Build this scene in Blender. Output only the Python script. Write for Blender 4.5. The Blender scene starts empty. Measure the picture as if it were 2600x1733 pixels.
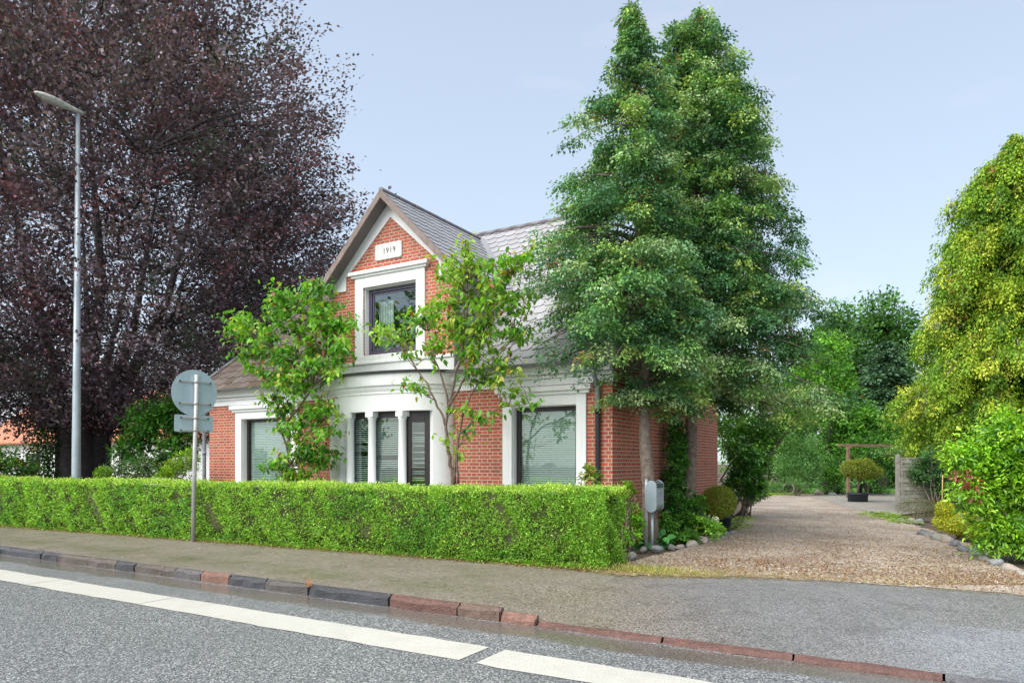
import bpy, bmesh, math, random
import numpy as np
from mathutils import Vector, Matrix
random.seed(7); RNG = np.random.default_rng(11)
R = math.radians
SC = bpy.context.scene
COL = SC.collection
# ------------------------------------------------------------------ camera
F = 1775.0; H = 1.45; YAW = R(30.6); CX = 1300.0; HZ = 1175.0
SN, CS = math.sin(YAW), math.cos(YAW)
cd = bpy.data.cameras.new('camera'); cam = bpy.data.objects.new('camera', cd); COL.objects.link(cam)
cam.location = (0, 0, H); cam.rotation_euler = (R(90), 0, YAW)
cd.sensor_width = 36; cd.lens = 36*F/2600; cd.shift_y = (HZ-866.5)/2600
cd.clip_start = .1; cd.clip_end = 3000
SC.camera = cam
# ------------------------------------------------------------------ light
SUN_EL, SUN_AZ = R(52), R(200)      # azimuth clockwise from +Y: behind the camera, to its left
w = bpy.data.worlds.new('World'); SC.world = w; w.use_nodes = True
nt = w.node_tree; nt.nodes.clear()
out = nt.nodes.new('ShaderNodeOutputWorld'); add = nt.nodes.new('ShaderNodeAddShader')
b1 = nt.nodes.new('ShaderNodeBackground'); b2 = nt.nodes.new('ShaderNodeBackground')
sky = nt.nodes.new('ShaderNodeTexSky'); sky.sky_type = 'NISHITA'; sky.sun_disc = False
sky.sun_elevation = SUN_EL; sky.sun_rotation = SUN_AZ; sky.air_density = 1.0; sky.dust_density = 2.0
nt.links.new(sky.outputs[0], b1.inputs[0]); b1.inputs[1].default_value = .05*.38
# thin high overcast veil: a pale layer, whiter low down, with faint pinkish wisps
tc = nt.nodes.new('ShaderNodeTexCoord'); sp = nt.nodes.new('ShaderNodeSeparateXYZ')
nt.links.new(tc.outputs['Generated'], sp.inputs[0])
ramp = nt.nodes.new('ShaderNodeValToRGB'); nt.links.new(sp.outputs[2], ramp.inputs[0])
cr = ramp.color_ramp; cr.elements[0].position = .0; cr.elements[0].color = (.56, .62, .66, 1)
cr.elements[1].position = .75; cr.elements[1].color = (.345, .395, .475, 1)
e = cr.elements.new(.22); e.color = (.455, .53, .62, 1)
mp = nt.nodes.new('ShaderNodeMapping'); mp.inputs['Scale'].default_value = (1.2, 1.2, 5)
nt.links.new(tc.outputs['Generated'], mp.inputs[0])
nz = nt.nodes.new('ShaderNodeTexNoise'); nz.inputs['Scale'].default_value = 2.6; nz.inputs['Detail'].default_value = 5
nt.links.new(mp.outputs[0], nz.inputs['Vector'])
mr = nt.nodes.new('ShaderNodeMapRange'); mr.inputs[1].default_value = .60; mr.inputs[2].default_value = .85; mr.inputs[4].default_value = .55
nt.links.new(nz.outputs[0], mr.inputs[0])
mx = nt.nodes.new('ShaderNodeMix'); mx.data_type = 'RGBA'; mx.inputs[7].default_value = (.66, .60, .64, 1)
nt.links.new(mr.outputs[0], mx.inputs[0]); nt.links.new(ramp.outputs[0], mx.inputs[6])
nt.links.new(mx.outputs[2], b2.inputs[0]); b2.inputs[1].default_value = .62*.475
nt.links.new(b1.outputs[0], add.inputs[0]); nt.links.new(b2.outputs[0], add.inputs[1])
nt.links.new(add.outputs[0], out.inputs[0])
ld = bpy.data.lights.new('sun', 'SUN'); ld.energy = 1.5; ld.angle = R(80); ld.color = (1, .965, .91)
lo = bpy.data.objects.new('sun', ld); COL.objects.link(lo)
sdir = Vector((math.sin(SUN_AZ)*math.cos(SUN_EL), math.cos(SUN_AZ)*math.cos(SUN_EL), math.sin(SUN_EL)))
lo.rotation_euler = sdir.to_track_quat('Z', 'Y').to_euler(); lo.location = (0, 0, 30)
SC.view_settings.view_transform = 'Standard'; SC.view_settings.look = 'None'
SC.view_settings.exposure = 2.05; SC.view_settings.gamma = 1
SC.render.engine = 'CYCLES'
try:
    SC.cycles.max_bounces = 8; SC.cycles.transparent_max_bounces = 8
except Exception: pass
# ------------------------------------------------------------------ photo geometry helpers
K = 2600/2352.0
def PD(x, y, d):                       # source pixel at depth d -> world
    r = (x-CX)/F*d; z = H+(HZ-y)/F*d
    return Vector((CS*r-SN*d, SN*r+CS*d, z))
def depthY(x, Y): return Y/(CS+SN*(x-CX)/F)
def PY(x, y, Y): return PD(x, y, depthY(x, Y))
def G(x, y, z=0.0):                    # ground point seen at pixel
    return PD(x, y, F*(H-z)/(y-HZ)) 
def VD(x, y, d): return PD(x*K, y*K, d)
def VG(x, y, z=0.0): return G(x*K, y*K, z)
def proj(p):
    r = CS*p[0]+SN*p[1]; d = -SN*p[0]+CS*p[1]
    return CX+F*r/d, HZ-F*(p[2]-H)/d
RT = Vector((CS, SN, 0)); FW = Vector((-SN, CS, 0))
# ------------------------------------------------------------------ object helpers
def tag(o, label=None, cat=None, group=None, kind=None):
    if label: o['label'] = label
    if cat: o['category'] = cat
    if group: o['group'] = group
    if kind: o['kind'] = kind
    return o
def thing(name, label, cat, loc=(0, 0, 0), group=None, rz=0):
    o = bpy.data.objects.new(name, None); COL.objects.link(o)
    o.location = loc; o.rotation_euler = (0, 0, rz); o.empty_display_size = .2
    return tag(o, label, cat, group)
def link(name, me, mat, parent=None):
    o = bpy.data.objects.new(name, me); COL.objects.link(o)
    if mat: me.materials.append(mat)
    if parent:
        o.parent = parent
        # parts are modelled in world coordinates: undo the parent's offset
        l = parent
        while l.parent: l = l.parent
        o.matrix_parent_inverse = Matrix.Identity(4)
        if not parent.parent:
            m = Matrix.Translation(parent.location) @ parent.rotation_euler.to_matrix().to_4x4() if parent.type == 'EMPTY' else Matrix.Identity(4)
            if parent.type == 'EMPTY': me.transform(m.inverted())
        else: # grandchild: the root decides
            m = Matrix.Translation(l.location) @ l.rotation_euler.to_matrix().to_4x4()
            me.transform(m.inverted())
    return o
class MB:
    def __init__(s): s.v = []; s.f = []; s.c = []; s.sm = []
    def face(s, pts, col=None, smooth=False):
        n = len(s.v); s.v += [tuple(p) for p in pts]; s.f.append(tuple(range(n, n+len(pts)))); s.c.append(col); s.sm.append(smooth)
    def poly(s, vs, fs, col=None, smooth=False):
        n = len(s.v); s.v += [tuple(p) for p in vs]
        for f in fs: s.f.append(tuple(n+i for i in f)); s.c.append(col); s.sm.append(smooth)
    def box(s, x0, x1, y0, y1, z0, z1, col=None, M=None):
        vs = [Vector((x, y, z)) for z in (z0, z1) for y in (y0, y1) for x in (x0, x1)]
        if M: vs = [M @ v for v in vs]
        s.poly(vs, [(0, 2, 3, 1), (4, 5, 7, 6), (0, 1, 5, 4), (2, 6, 7, 3), (0, 4, 6, 2), (1, 3, 7, 5)], col)
    def prism(s, pts, y0, y1, col=None):          # polygon in (x,z), extruded along y
        n = len(pts); a = [(p[0], y0, p[1]) for p in pts]; b = [(p[0], y1, p[1]) for p in pts]
        s.poly(a+b, [tuple(range(n)), tuple(range(2*n-1, n-1, -1))]+[(i, n+i, n+(i+1) % n, (i+1) % n) for i in range(n)], col)
    def tube(s, pts, rad, n=8, col=None, cap=True, smooth=True):
        pts = [Vector(p) for p in pts]
        if not hasattr(rad, '__len__'): rad = [rad]*len(pts)
        b = len(s.v); up = Vector((0.31, 0.17, .93)); prev = None
        for i, p in enumerate(pts):
            t = (pts[min(i+1, len(pts)-1)]-pts[max(i-1, 0)])
            t = t.normalized() if t.length > 1e-6 else Vector((0, 0, 1))
            a = (up if prev is None else prev); a = a-t*a.dot(t)
            if a.length < 1e-3: a = Vector((1, 0, 0))-t*t.x
            a.normalize(); prev = a; c = t.cross(a)
            for k in range(n):
                an = 2*math.pi*k/n; s.v.append(tuple(p+(a*math.cos(an)+c*math.sin(an))*rad[i]))
        for i in range(len(pts)-1):
            for k in range(n):
                s.f.append((b+i*n+k, b+i*n+(k+1) % n, b+(i+1)*n+(k+1) % n, b+(i+1)*n+k)); s.c.append(col); s.sm.append(smooth)
        if cap:
            s.f.append(tuple(b+k for k in range(n-1, -1, -1))); s.c.append(col); s.sm.append(False)
            m = b+(len(pts)-1)*n; s.f.append(tuple(m+k for k in range(n))); s.c.append(col); s.sm.append(False)
    def mesh(s, name):
        me = bpy.data.meshes.new(name); me.from_pydata(s.v, [], s.f); 
        me.polygons.foreach_set('use_smooth', [bool(x) for x in s.sm])
        if any(c is not None for c in s.c):
            at = me.color_attributes.new('tint', 'FLOAT_COLOR', 'CORNER'); arr = []
            for p, c in zip(me.polygons, s.c):
                c = c or (.5, .5, .5); arr += [c[0], c[1], c[2], 1.0]*p.loop_total
            at.data.foreach_set('color', arr)
        me.update(); return me
    def build(s, name, mat, parent=None, bevel=0, fix=False):
        me = s.mesh(name)
        if fix or bevel:
            bm = bmesh.new(); bm.from_mesh(me)
            bmesh.ops.recalc_face_normals(bm, faces=bm.faces)
            if bevel: bmesh.ops.bevel(bm, geom=[e for e in bm.edges if e.calc_face_angle(0) > .5], offset=bevel, segments=2, affect='EDGES', profile=.5)
            bm.to_mesh(me); bm.free()
        return link(name, me, mat, parent)
# numpy leaves -----------------------------------------------------
def unit(a): return a/np.maximum(np.linalg.norm(a, axis=1, keepdims=True), 1e-9)
def leaves(name, pos, axis, nrm, size, col, mat, parent=None, aspect=.55, fold=.12, shape='diamond'):
    n = len(pos); pos = np.asarray(pos, float); axis = unit(np.asarray(axis, float)); nrm = np.asarray(nrm, float)
    side = unit(np.cross(axis, nrm)); up = unit(np.cross(side, axis)); s = np.asarray(size, float).reshape(-1, 1)*np.ones((n, 1))
    if shape == 'diamond':
        P = np.stack([pos, pos+axis*s*.45-side*s*aspect*.5+up*s*fold, pos+axis*s, pos+axis*s*.45+side*s*aspect*.5+up*s*fold], 1); k = 4
        faces = np.arange(n*4).reshape(n, 4); loops = faces.ravel(); nf = n; ls = 4
    else:   # long leaf: two quads folded along the midrib, drooping tip
        mid = pos+axis*s*.5; dn = np.array([[0, 0, -1.0]])
        tip = pos+axis*s*.95+dn*s*.12
        P = np.stack([pos, pos+axis*s*.28-side*s*aspect*.46+up*s*fold, pos+axis*s*.66-side*s*aspect*.36+up*s*fold*.8, tip,
                      pos+axis*s*.66+side*s*aspect*.36+up*s*fold*.8, pos+axis*s*.28+side*s*aspect*.46+up*s*fold], 1); k = 6
        b = (np.arange(n)*6)[:, None]
        loops = np.concatenate([b+np.array([[0, 1, 2, 3]]), b+np.array([[0, 3, 4, 5]])], 1).ravel(); nf = 2*n; ls = 4
    me = bpy.data.meshes.new(name)
    me.vertices.add(n*k); me.vertices.foreach_set('co', P.reshape(-1))
    me.loops.add(len(loops)); me.loops.foreach_set('vertex_index', loops.astype(np.int32))
    me.polygons.add(nf); me.polygons.foreach_set('loop_start', (np.arange(nf)*ls).astype(np.int32))
    me.polygons.foreach_set('loop_total', np.full(nf, ls, np.int32))
    me.update(calc_edges=True)
    at = me.color_attributes.new('tint', 'FLOAT_COLOR', 'POINT')
    c = np.concatenate([np.repeat(np.asarray(col, float), k, 0), np.ones((n*k, 1))], 1)
    at.data.foreach_set('color', c.reshape(-1))
    return link(name, me, mat, parent)
def pick(pal, n, jit=.18, wts=None):
    pal = np.array(pal, float); i = RNG.choice(len(pal), n, p=wts)
    return np.clip(pal[i]*(1+RNG.normal(0, jit, (n, 1))), .002, 1)
# ------------------------------------------------------------------ materials
MATS = {}
def newmat(name):
    m = bpy.data.materials.new(name); m.use_nodes = True; n = m.node_tree; n.nodes.clear()
    o = n.nodes.new('ShaderNodeOutputMaterial'); p = n.nodes.new('ShaderNodeBsdfPrincipled'); n.links.new(p.outputs[0], o.inputs[0])
    MATS[name] = m; return m, n, p
def N(n, t, **kw):
    x = n.nodes.new(t)
    for k, v in kw.items():
        if k.startswith('i_'): x.inputs[k[2:].replace('_', ' ')].default_value = v
        elif k.startswith('n_'): x.inputs[int(k[2:])].default_value = v
        else: setattr(x, k, v)
    return x
def coords(n, kind='pos'):
    return (n.nodes.new('ShaderNodeNewGeometry').outputs['Position'] if kind == 'pos' else n.nodes.new('ShaderNodeTexCoord').outputs['Object'])
def noise(n, vec, scale, detail=4, rough=.55):
    x = N(n, 'ShaderNodeTexNoise'); x.inputs['Scale'].default_value = scale; x.inputs['Detail'].default_value = detail
    x.inputs['Roughness'].default_value = rough; n.links.new(vec, x.inputs['Vector']); return x.outputs[0]
def mrange(n, v, a, b, c=0, d=1, smooth=False):
    x = N(n, 'ShaderNodeMapRange'); 
    if smooth: x.interpolation_type = 'SMOOTHSTEP'
    for i, q in enumerate((a, b, c, d)): x.inputs[i+1].default_value = q
    n.links.new(v, x.inputs[0]); return x.outputs[0]
def mixc(n, fac, a, b, mode='MIX'):
    x = N(n, 'ShaderNodeMix'); x.data_type = 'RGBA'; x.blend_type = mode
    for s, v in ((0, fac), (6, a), (7, b)):
        if hasattr(v, 'links') or hasattr(v, 'is_output'): n.links.new(v, x.inputs[s])
        else: x.inputs[s].default_value = v if s == 0 else (*v, 1)
    return x.outputs[2]
def math_(n, op, a, b=0.0, clamp=False):
    x = N(n, 'ShaderNodeMath', operation=op); x.use_clamp = clamp
    for s, v in ((0, a), (1, b)):
        if hasattr(v, 'is_output'): n.links.new(v, x.inputs[s])
        else: x.inputs[s].default_value = v
    return x.outputs[0]
def bump(n, p, h, strength=.3, dist=.01):
    b = N(n, 'ShaderNodeBump'); b.inputs['Strength'].default_value = strength; b.inputs['Distance'].default_value = dist
    n.links.new(h, b.inputs['Height']); n.links.new(b.outputs[0], p.inputs['Normal'])
def simple(name, col, rough=.6, metal=0, nsc=8, amt=.12, bmp=0, streak=False, spec=.5):
    m, n, p = newmat(name); v = coords(n, 'obj')
    f = noise(n, v, nsc, 5)
    c = mixc(n, mrange(n, f, .3, .7), tuple(x*(1-amt) for x in col), tuple(min(1, x*(1+amt)) for x in col))
    if streak:
        mpn = N(n, 'ShaderNodeMapping'); mpn.inputs['Scale'].default_value = (6, 6, .7); n.links.new(v, mpn.inputs[0])
        g = noise(n, mpn.outputs[0], 2.2, 6, .7)
        c = mixc(n, mrange(n, g, .50, .80, 0, .5 if streak is True else streak), c, tuple(x*.55 for x in (col[0], col[1]*.98, col[2]*.92)))
    n.links.new(c, p.inputs['Base Color']); p.inputs['Roughness'].default_value = rough; p.inputs['Metallic'].default_value = metal
    p.inputs['Specular IOR Level'].default_value = spec
    if bmp: bump(n, p, noise(n, v, nsc*6, 4), bmp, .004)
    return m
def leafmat(name, rough=.42, trans=.35, spec=.4):
    m = bpy.data.materials.new(name); m.use_nodes = True; n = m.node_tree; n.nodes.clear(); MATS[name] = m
    o = N(n, 'ShaderNodeOutputMaterial'); p = N(n, 'ShaderNodeBsdfPrincipled'); t = N(n, 'ShaderNodeBsdfTranslucent'); x = N(n, 'ShaderNodeMixShader')
    a = N(n, 'ShaderNodeAttribute', attribute_name='tint')
    n.links.new(a.outputs[0], p.inputs['Base Color'])
    tcx = mixc(n, 1.0, a.outputs[0], (1.25, 1.3, .6), 'MULTIPLY'); n.links.new(tcx, t.inputs[0])
    p.inputs['Roughness'].default_value = rough; p.inputs['Specular IOR Level'].default_value = spec
    x.inputs[0].default_value = trans
    n.links.new(p.outputs[0], x.inputs[1]); n.links.new(t.outputs[0], x.inputs[2]); n.links.new(x.outputs[0], o.inputs[0]); return m
LEAF = leafmat('leaf', .42, .42); GLOSSLEAF = leafmat('glossy_leaf', .28, .25, .6); NEEDLE = leafmat('needle_spray', .6, .22, .25); COPPER = leafmat('copper_leaf', .4, .15, .5)
def mk_brick():
    m, n, p = newmat('brick'); pos = coords(n, 'pos'); s = N(n, 'ShaderNodeSeparateXYZ'); n.links.new(pos, s.inputs[0])
    u = math_(n, 'ADD', s.outputs[0], s.outputs[1]); cb = N(n, 'ShaderNodeCombineXYZ'); n.links.new(u, cb.inputs[0]); n.links.new(s.outputs[2], cb.inputs[1])
    # slightly wobbly joints
    wob = N(n, 'ShaderNodeTexNoise'); wob.inputs['Scale'].default_value = 9; n.links.new(pos, wob.inputs['Vector'])
    wv = N(n, 'ShaderNodeVectorMath', operation='MULTIPLY_ADD'); n.links.new(wob.outputs[1], wv.inputs[0]); wv.inputs[1].default_value = (.012, .008, 0); n.links.new(cb.outputs[0], wv.inputs[2])
    b = N(n, 'ShaderNodeTexBrick'); n.links.new(wv.outputs[0], b.inputs['Vector']); b.offset = .5; b.squash = .5; b.squash_frequency = 2
    b.inputs['Scale'].default_value = 1; b.inputs['Brick Width'].default_value = .24; b.inputs['Row Height'].default_value = .0667
    b.inputs['Mortar Size'].default_value = .0078; b.inputs['Mortar Smooth'].default_value = .25; b.inputs['Bias'].default_value = .0
    b.inputs['Color1'].default_value = (.62, .125, .045, 1); b.inputs['Color2'].default_value = (.36, .072, .040, 1); b.inputs['Mortar'].default_value = (.52, .45, .36, 1)
    g = noise(n, pos, 1.3, 5); g2 = noise(n, pos, 45, 3)
    c = mixc(n, mrange(n, g, .35, .75, 0, .5), b.outputs[0], (.40, .11, .07))
    c2 = mixc(n, mrange(n, g2, .35, .7, 0, .4), c, (.22, .07, .05))
    c3 = mixc(n, b.outputs[1], c2, (.52, .44, .35))
    # old damp stains
    st = noise(n, pos, .9, 6, .7); c4 = mixc(n, mrange(n, st, .56, .78, 0, .55), c3, (.13, .075, .06))
    n.links.new(c4, p.inputs['Base Color']); p.inputs['Roughness'].default_value = .8
    hh = math_(n, 'SUBTRACT', math_(n, 'MULTIPLY', g2, .35), b.outputs[1]); bump(n, p, hh, .6, .008); return m
BRICK = mk_brick()
WHITE = simple('white_render', (.83, .84, .83), .6, nsc=3, amt=.03, bmp=.12, streak=.3)
WHITEP = simple('white_paint', (.82, .83, .83), .45, nsc=5, amt=.02)
def tintmat(name, rough=.7, amt=.25, sc=14, bmp=.4, spec=.4, dist=.006):
    m, n, p = newmat(name); v = coords(n); a = N(n, 'ShaderNodeAttribute', attribute_name='tint')
    f = noise(n, v, sc, 6, .65); c = mixc(n, mrange(n, f, .3, .72), a.outputs[0], (.5, .5, .5), 'MULTIPLY')
    c = mixc(n, amt*2, a.outputs[0], c); n.links.new(c, p.inputs['Base Color']); p.inputs['Roughness'].default_value = rough
    p.inputs['Specular IOR Level'].default_value = spec; bump(n, p, noise(n, v, sc*4, 5), bmp, dist); return m
SLATE = tintmat('slate', .42, .18, 5, .25, .5); STONE = tintmat('stone', .55, .3, 11, .7, .4, .02); KERBM = tintmat('granite', .42, .5, 16, 1.0, .5, .02)
BARGE = simple('weathered_timber', (.20, .155, .135), .7, nsc=6, amt=.3, bmp=.4); SOFFIT = simple('soffit_boards', (.16, .15, .15), .7, nsc=5)
DARKFR = simple('dark_brown_frame', (.022, .017, .017), .35, amt=.1); PURPLE = simple('aubergine_frame', (.085, .075, .125), .4, amt=.1)
ZINC = simple('zinc', (.30, .32, .34), .4, .5, amt=.2); BLACKP = simple('black_pipe', (.012, .014, .018), .35); GREYP = simple('grey_pipe', (.24, .28, .31), .5)
LEAD = simple('lead', (.21, .215, .245), .5, .2); BLIND = simple('blind_slats', (.40, .46, .445), .5, amt=.03); CURT = simple('curtain', (.6, .62, .62), .8)
ROOM = simple('room', (.22, .24, .235), .9); SIGNBK = simple('sign_back', (.42, .54, .60), .42, .25, nsc=3, amt=.06, streak=True); GALV = simple('galvanised', (.47, .47, .45), .45, .35, nsc=7, amt=.15, streak=True)
LAMPPOLE = simple('lamp_pole_steel', (.44, .50, .53), .4, .35, nsc=4, amt=.12, streak=True); LAMPHD = simple('lamp_head', (.50, .51, .45), .5, nsc=12, amt=.35)
MAILB = simple('mailbox_paint', (.33, .40, .45), .35, .35, nsc=4, amt=.05); MAILD = simple('mailbox_dark', (.20, .225, .25), .35, .4); MAILK = simple('slot_black', (.02, .02, .022), .5)
BARK = simple('bark_grey', (.20, .155, .125), .85, nsc=14, amt=.45, bmp=.8); BARKD = simple('bark_dark', (.055, .046, .045), .9, nsc=9, amt=.4, bmp=.8); TWIG = simple('twig_red', (.14, .095, .072), .8, nsc=20, amt=.4, bmp=.5)
WOOD = simple('fence_wood', (.29, .27, .23), .8, nsc=9, amt=.3, bmp=.5); BEAM = simple('beam_wood', (.23, .14, .09), .75, nsc=9, amt=.25, bmp=.4)
POTD = simple('dark_pot', (.035, .045, .06), .5); CONC = simple('concrete', (.42, .40, .37), .8, nsc=15, amt=.2, bmp=.5)
TILE = simple('orange_tiles', (.50, .17, .085), .7, nsc=9, amt=.3); TRUNKCORE = simple('crown_core', (.02, .028, .012), 1, amt=.3); SHADE = simple('lampshade', (.72, .66, .52), .8); INK = simple('ink', (.11, .10, .10), .8); PLQ = simple('plaque_plaster', (.66, .65, .62), .8, nsc=25, amt=.25, bmp=.6)
HEDGECORE = simple('hedge_twigs', (.060, .065, .022), .9, nsc=30, amt=.6, bmp=.6)
def mk_glass():
    m = bpy.data.materials.new('window_glass'); m.use_nodes = True; n = m.node_tree; n.nodes.clear()
    o = N(n, 'ShaderNodeOutputMaterial'); g = N(n, 'ShaderNodeBsdfGlossy'); t = N(n, 'ShaderNodeBsdfTransparent'); x = N(n, 'ShaderNodeMixShader')
    lw = N(n, 'ShaderNodeLayerWeight'); lw.inputs[0].default_value = .5      # facing term works from both sides of the pane
    k = math_(n, 'MULTIPLY_ADD', math_(n, 'POWER', lw.outputs['Facing'], 4.0), .8); k.node.inputs[2].default_value = .115; k.node.use_clamp = True
    g.inputs['Roughness'].default_value = .012; g.inputs[0].default_value = (.95, 1, .98, 1); t.inputs[0].default_value = (.90, .96, .94, 1)
    v = coords(n); b = N(n, 'ShaderNodeBump'); b.inputs['Strength'].default_value = .12; b.inputs['Distance'].default_value = .02; n.links.new(noise(n, v, 1.5, 2), b.inputs['Height']); n.links.new(b.outputs[0], g.inputs['Normal'])
    n.links.new(k, x.inputs[0]); n.links.new(t.outputs[0], x.inputs[1]); n.links.new(g.outputs[0], x.inputs[2]); n.links.new(x.outputs[0], o.inputs[0]); return m
GLASS = mk_glass()
# ground materials -------------------------------------------------
def mk_road():
    m, n, p = newmat('wet_asphalt_road'); v = coords(n); s = N(n, 'ShaderNodeSeparateXYZ'); n.links.new(v, s.inputs[0])
    vo = N(n, 'ShaderNodeTexVoronoi'); vo.inputs['Scale'].default_value = 85; n.links.new(v, vo.inputs['Vector'])
    sc = N(n, 'ShaderNodeSeparateColor'); n.links.new(vo.outputs['Color'], sc.inputs[0])
    r = N(n, 'ShaderNodeValToRGB'); n.links.new(sc.outputs[0], r.inputs[0]); e = r.color_ramp.elements
    e[0].position = 0; e[0].color = (.055, .059, .064, 1); e[1].position = 1; e[1].color = (.50, .51, .50, 1)
    q = r.color_ramp.elements.new(.42); q.color = (.13, .137, .145, 1); q = r.color_ramp.elements.new(.72); q.color = (.22, .225, .23, 1)
    big = noise(n, v, .8, 5); c = mixc(n, mrange(n, big, .35, .7, 0, .45), r.outputs[0], (.13, .138, .147))
    # puddle band along the kerb (the road falls towards it), broken by noise
    d = math_(n, 'ABSOLUTE', math_(n, 'SUBTRACT', s.outputs[1], 5.72)); mpn = N(n, 'ShaderNodeMapping'); mpn.inputs['Scale'].default_value = (.55, 2.2, 1); n.links.new(v, mpn.inputs[0])
    pn = noise(n, mpn.outputs[0], 1.6, 4); wet = math_(n, 'ADD', mrange(n, d, .05, .42, .62, 0), math_(n, 'MULTIPLY', pn, .7)); wet = mrange(n, wet, .62, .86, 0, 1, True)
    c = mixc(n, math_(n, 'MULTIPLY', wet, .75), c, (.105, .083, .062)); n.links.new(c, p.inputs['Base Color'])
    fine = noise(n, v, 160, 2); rg = mixc(n, wet, (.34, .34, .34), (.08, .08, .08)); n.links.new(rg, p.inputs['Roughness'])
    p.inputs['Specular IOR Level'].default_value = .5
    hgt = math_(n, 'MULTIPLY', math_(n, 'ADD', math_(n, 'MULTIPLY', vo.outputs['Distance'], -1.2), sc.outputs[0]), math_(n, 'SUBTRACT', 1.0, math_(n, 'MULTIPLY', wet, .85)))
    bump(n, p, hgt, .65, .006); return m
def mk_pave():
    m, n, p = newmat('pavement_asphalt'); v = coords(n); s = N(n, 'ShaderNodeSeparateXYZ'); n.links.new(v, s.inputs[0])
    vo = N(n, 'ShaderNodeTexVoronoi'); vo.inputs['Scale'].default_value = 105; n.links.new(v, vo.inputs['Vector'])
    sc = N(n, 'ShaderNodeSeparateColor'); n.links.new(vo.outputs['Color'], sc.inputs[0]); g = sc.outputs[0]
    brown = mixc(n, mrange(n, g, .1, .95), (.060, .050, .040), (.34, .29, .24)); grey = mixc(n, mrange(n, g, .1, .95), (.065, .065, .068), (.29, .28, .275)); pale = mixc(n, mrange(n, g, .1, .95), (.12, .125, .14), (.34, .35, .38))
    big = noise(n, v, .7, 5)
    gx = math_(n, 'ADD', math_(n, 'ADD', s.outputs[0], math_(n, 'MULTIPLY', s.outputs[1], .55)), math_(n, 'MULTIPLY', big, 2.2))
    c = mixc(n, mrange(n, gx, 1.6, 3.4, 0, 1, True), brown, grey)
    # newer pale patch at the right, with a cut edge
    pe = math_(n, 'ADD', s.outputs[1], math_(n, 'MULTIPLY', big, .06)); p1 = mrange(n, pe, 7.58, 7.61, 1, 0); px = mrange(n, math_(n, 'ADD', s.outputs[0], math_(n, 'MULTIPLY', big, 1.5)), .1, 1.3, 0, 1, True)
    c = mixc(n, math_(n, 'MULTIPLY', p1, math_(n, 'MULTIPLY', px, .8)), c, pale)
    # mossy strip
    md = math_(n, 'ABSOLUTE', math_(n, 'SUBTRACT', s.outputs[1], 6.62)); mn = noise(n, v, 2.5, 6, .7)
    ms = math_(n, 'MULTIPLY', mrange(n, md, .05, .55, 1, 0, True), mrange(n, mn, .36, .6)); ms = math_(n, 'MULTIPLY', ms, mrange(n, s.outputs[0], -5.5, -3.5, .55, 0))
    c = mixc(n, ms, c, (.075, .085, .02))
    c = mixc(n, mrange(n, noise(n, v, 1.9, 6, .7), .5, .75, 0, .4), c, (.045, .038, .03))
    wh = mrange(n, sc.outputs[1], .985, .99); c = mixc(n, math_(n, 'MULTIPLY', wh, .7), c, (.5, .48, .44)); n.links.new(c, p.inputs['Base Color'])
    rg = mrange(n, noise(n, v, 1.1, 4), .35, .65, .3, .52); n.links.new(rg, p.inputs['Roughness'])
    bump(n, p, math_(n, 'SUBTRACT', g, vo.outputs['Distance']), .55, .004); return m
def mk_gravel():
    m, n, p = newmat('gravel_drive'); v = coords(n); s = N(n, 'ShaderNodeSeparateXYZ'); n.links.new(v, s.inputs[0])
    vo = N(n, 'ShaderNodeTexVoronoi'); vo.inputs['Scale'].default_value = 48; n.links.new(v, vo.inputs['Vector'])
    sc = N(n, 'ShaderNodeSeparateColor'); n.links.new(vo.outputs['Color'], sc.inputs[0])
    r = N(n, 'ShaderNodeValToRGB'); n.links.new(sc.outputs[0], r.inputs[0]); e = r.color_ramp.elements
    e[0].color = (.27, .205, .165, 1); e[1].color = (.75, .67, .58, 1); q = r.color_ramp.elements.new(.45); q.color = (.50, .41, .34, 1); q = r.color_ramp.elements.new(.75); q.color = (.60, .52, .43, 1)
    big = noise(n, v, .9, 6, .6); c = mixc(n, mrange(n, big, .42, .60, 0, .72), r.outputs[0], (.33, .24, .185))
    c = mixc(n, mrange(n, noise(n, v, 2.3, 5, .7), .58, .75, 0, .5), c, (.20, .19, .07)); n.links.new(c, p.inputs['Base Color'])
    p.inputs['Roughness'].default_value = .7; bump(n, p, math_(n, 'SUBTRACT', sc.outputs[1], math_(n, 'MULTIPLY', vo.outputs['Distance'], 1.5)), .9, .02); return m
def mk_ground(name, a, b, sc=1.5, bs=.6):
    m, n, p = newmat(name); v = coords(n); f = noise(n, v, sc, 6, .7); g = noise(n, v, 40, 4, .7)
    c = mixc(n, mrange(n, f, .35, .65), a, b); c = mixc(n, mrange(n, g, .35, .7, 0, .6), c, tuple(x*.4 for x in a)); n.links.new(c, p.inputs['Base Color']); p.inputs['Roughness'].default_value = .9; bump(n, p, g, bs, .03); return m
ROAD, PAVE, GRAV = mk_road(), mk_pave(), mk_gravel()
SOIL = mk_ground('soil', (.075, .05, .032), (.12, .085, .055), 2.5); GRASSG = mk_ground('rough_grass', (.06, .11, .02), (.11, .16, .035)); LAWN = mk_ground('lawn', (.07, .21, .02), (.10, .26, .03)); PATHM = mk_ground('paving', (.26, .235, .20), (.33, .31, .28), 1, .2)
def mk_line():
    m, n, p = newmat('road_marking'); v = coords(n); f = noise(n, v, 3, 6, .7); g = noise(n, v, 70, 3, .6)
    c = mixc(n, mrange(n, f, .45, .75, 0, .5), (.50, .49, .44), (.38, .37, .32)); c = mixc(n, mrange(n, g, .56, .70, 0, .7), c, (.25, .24, .21)); n.links.new(c, p.inputs['Base Color']); p.inputs['Roughness'].default_value = .45; bump(n, p, g, .3, .004); return m
LINE = mk_line()
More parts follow.
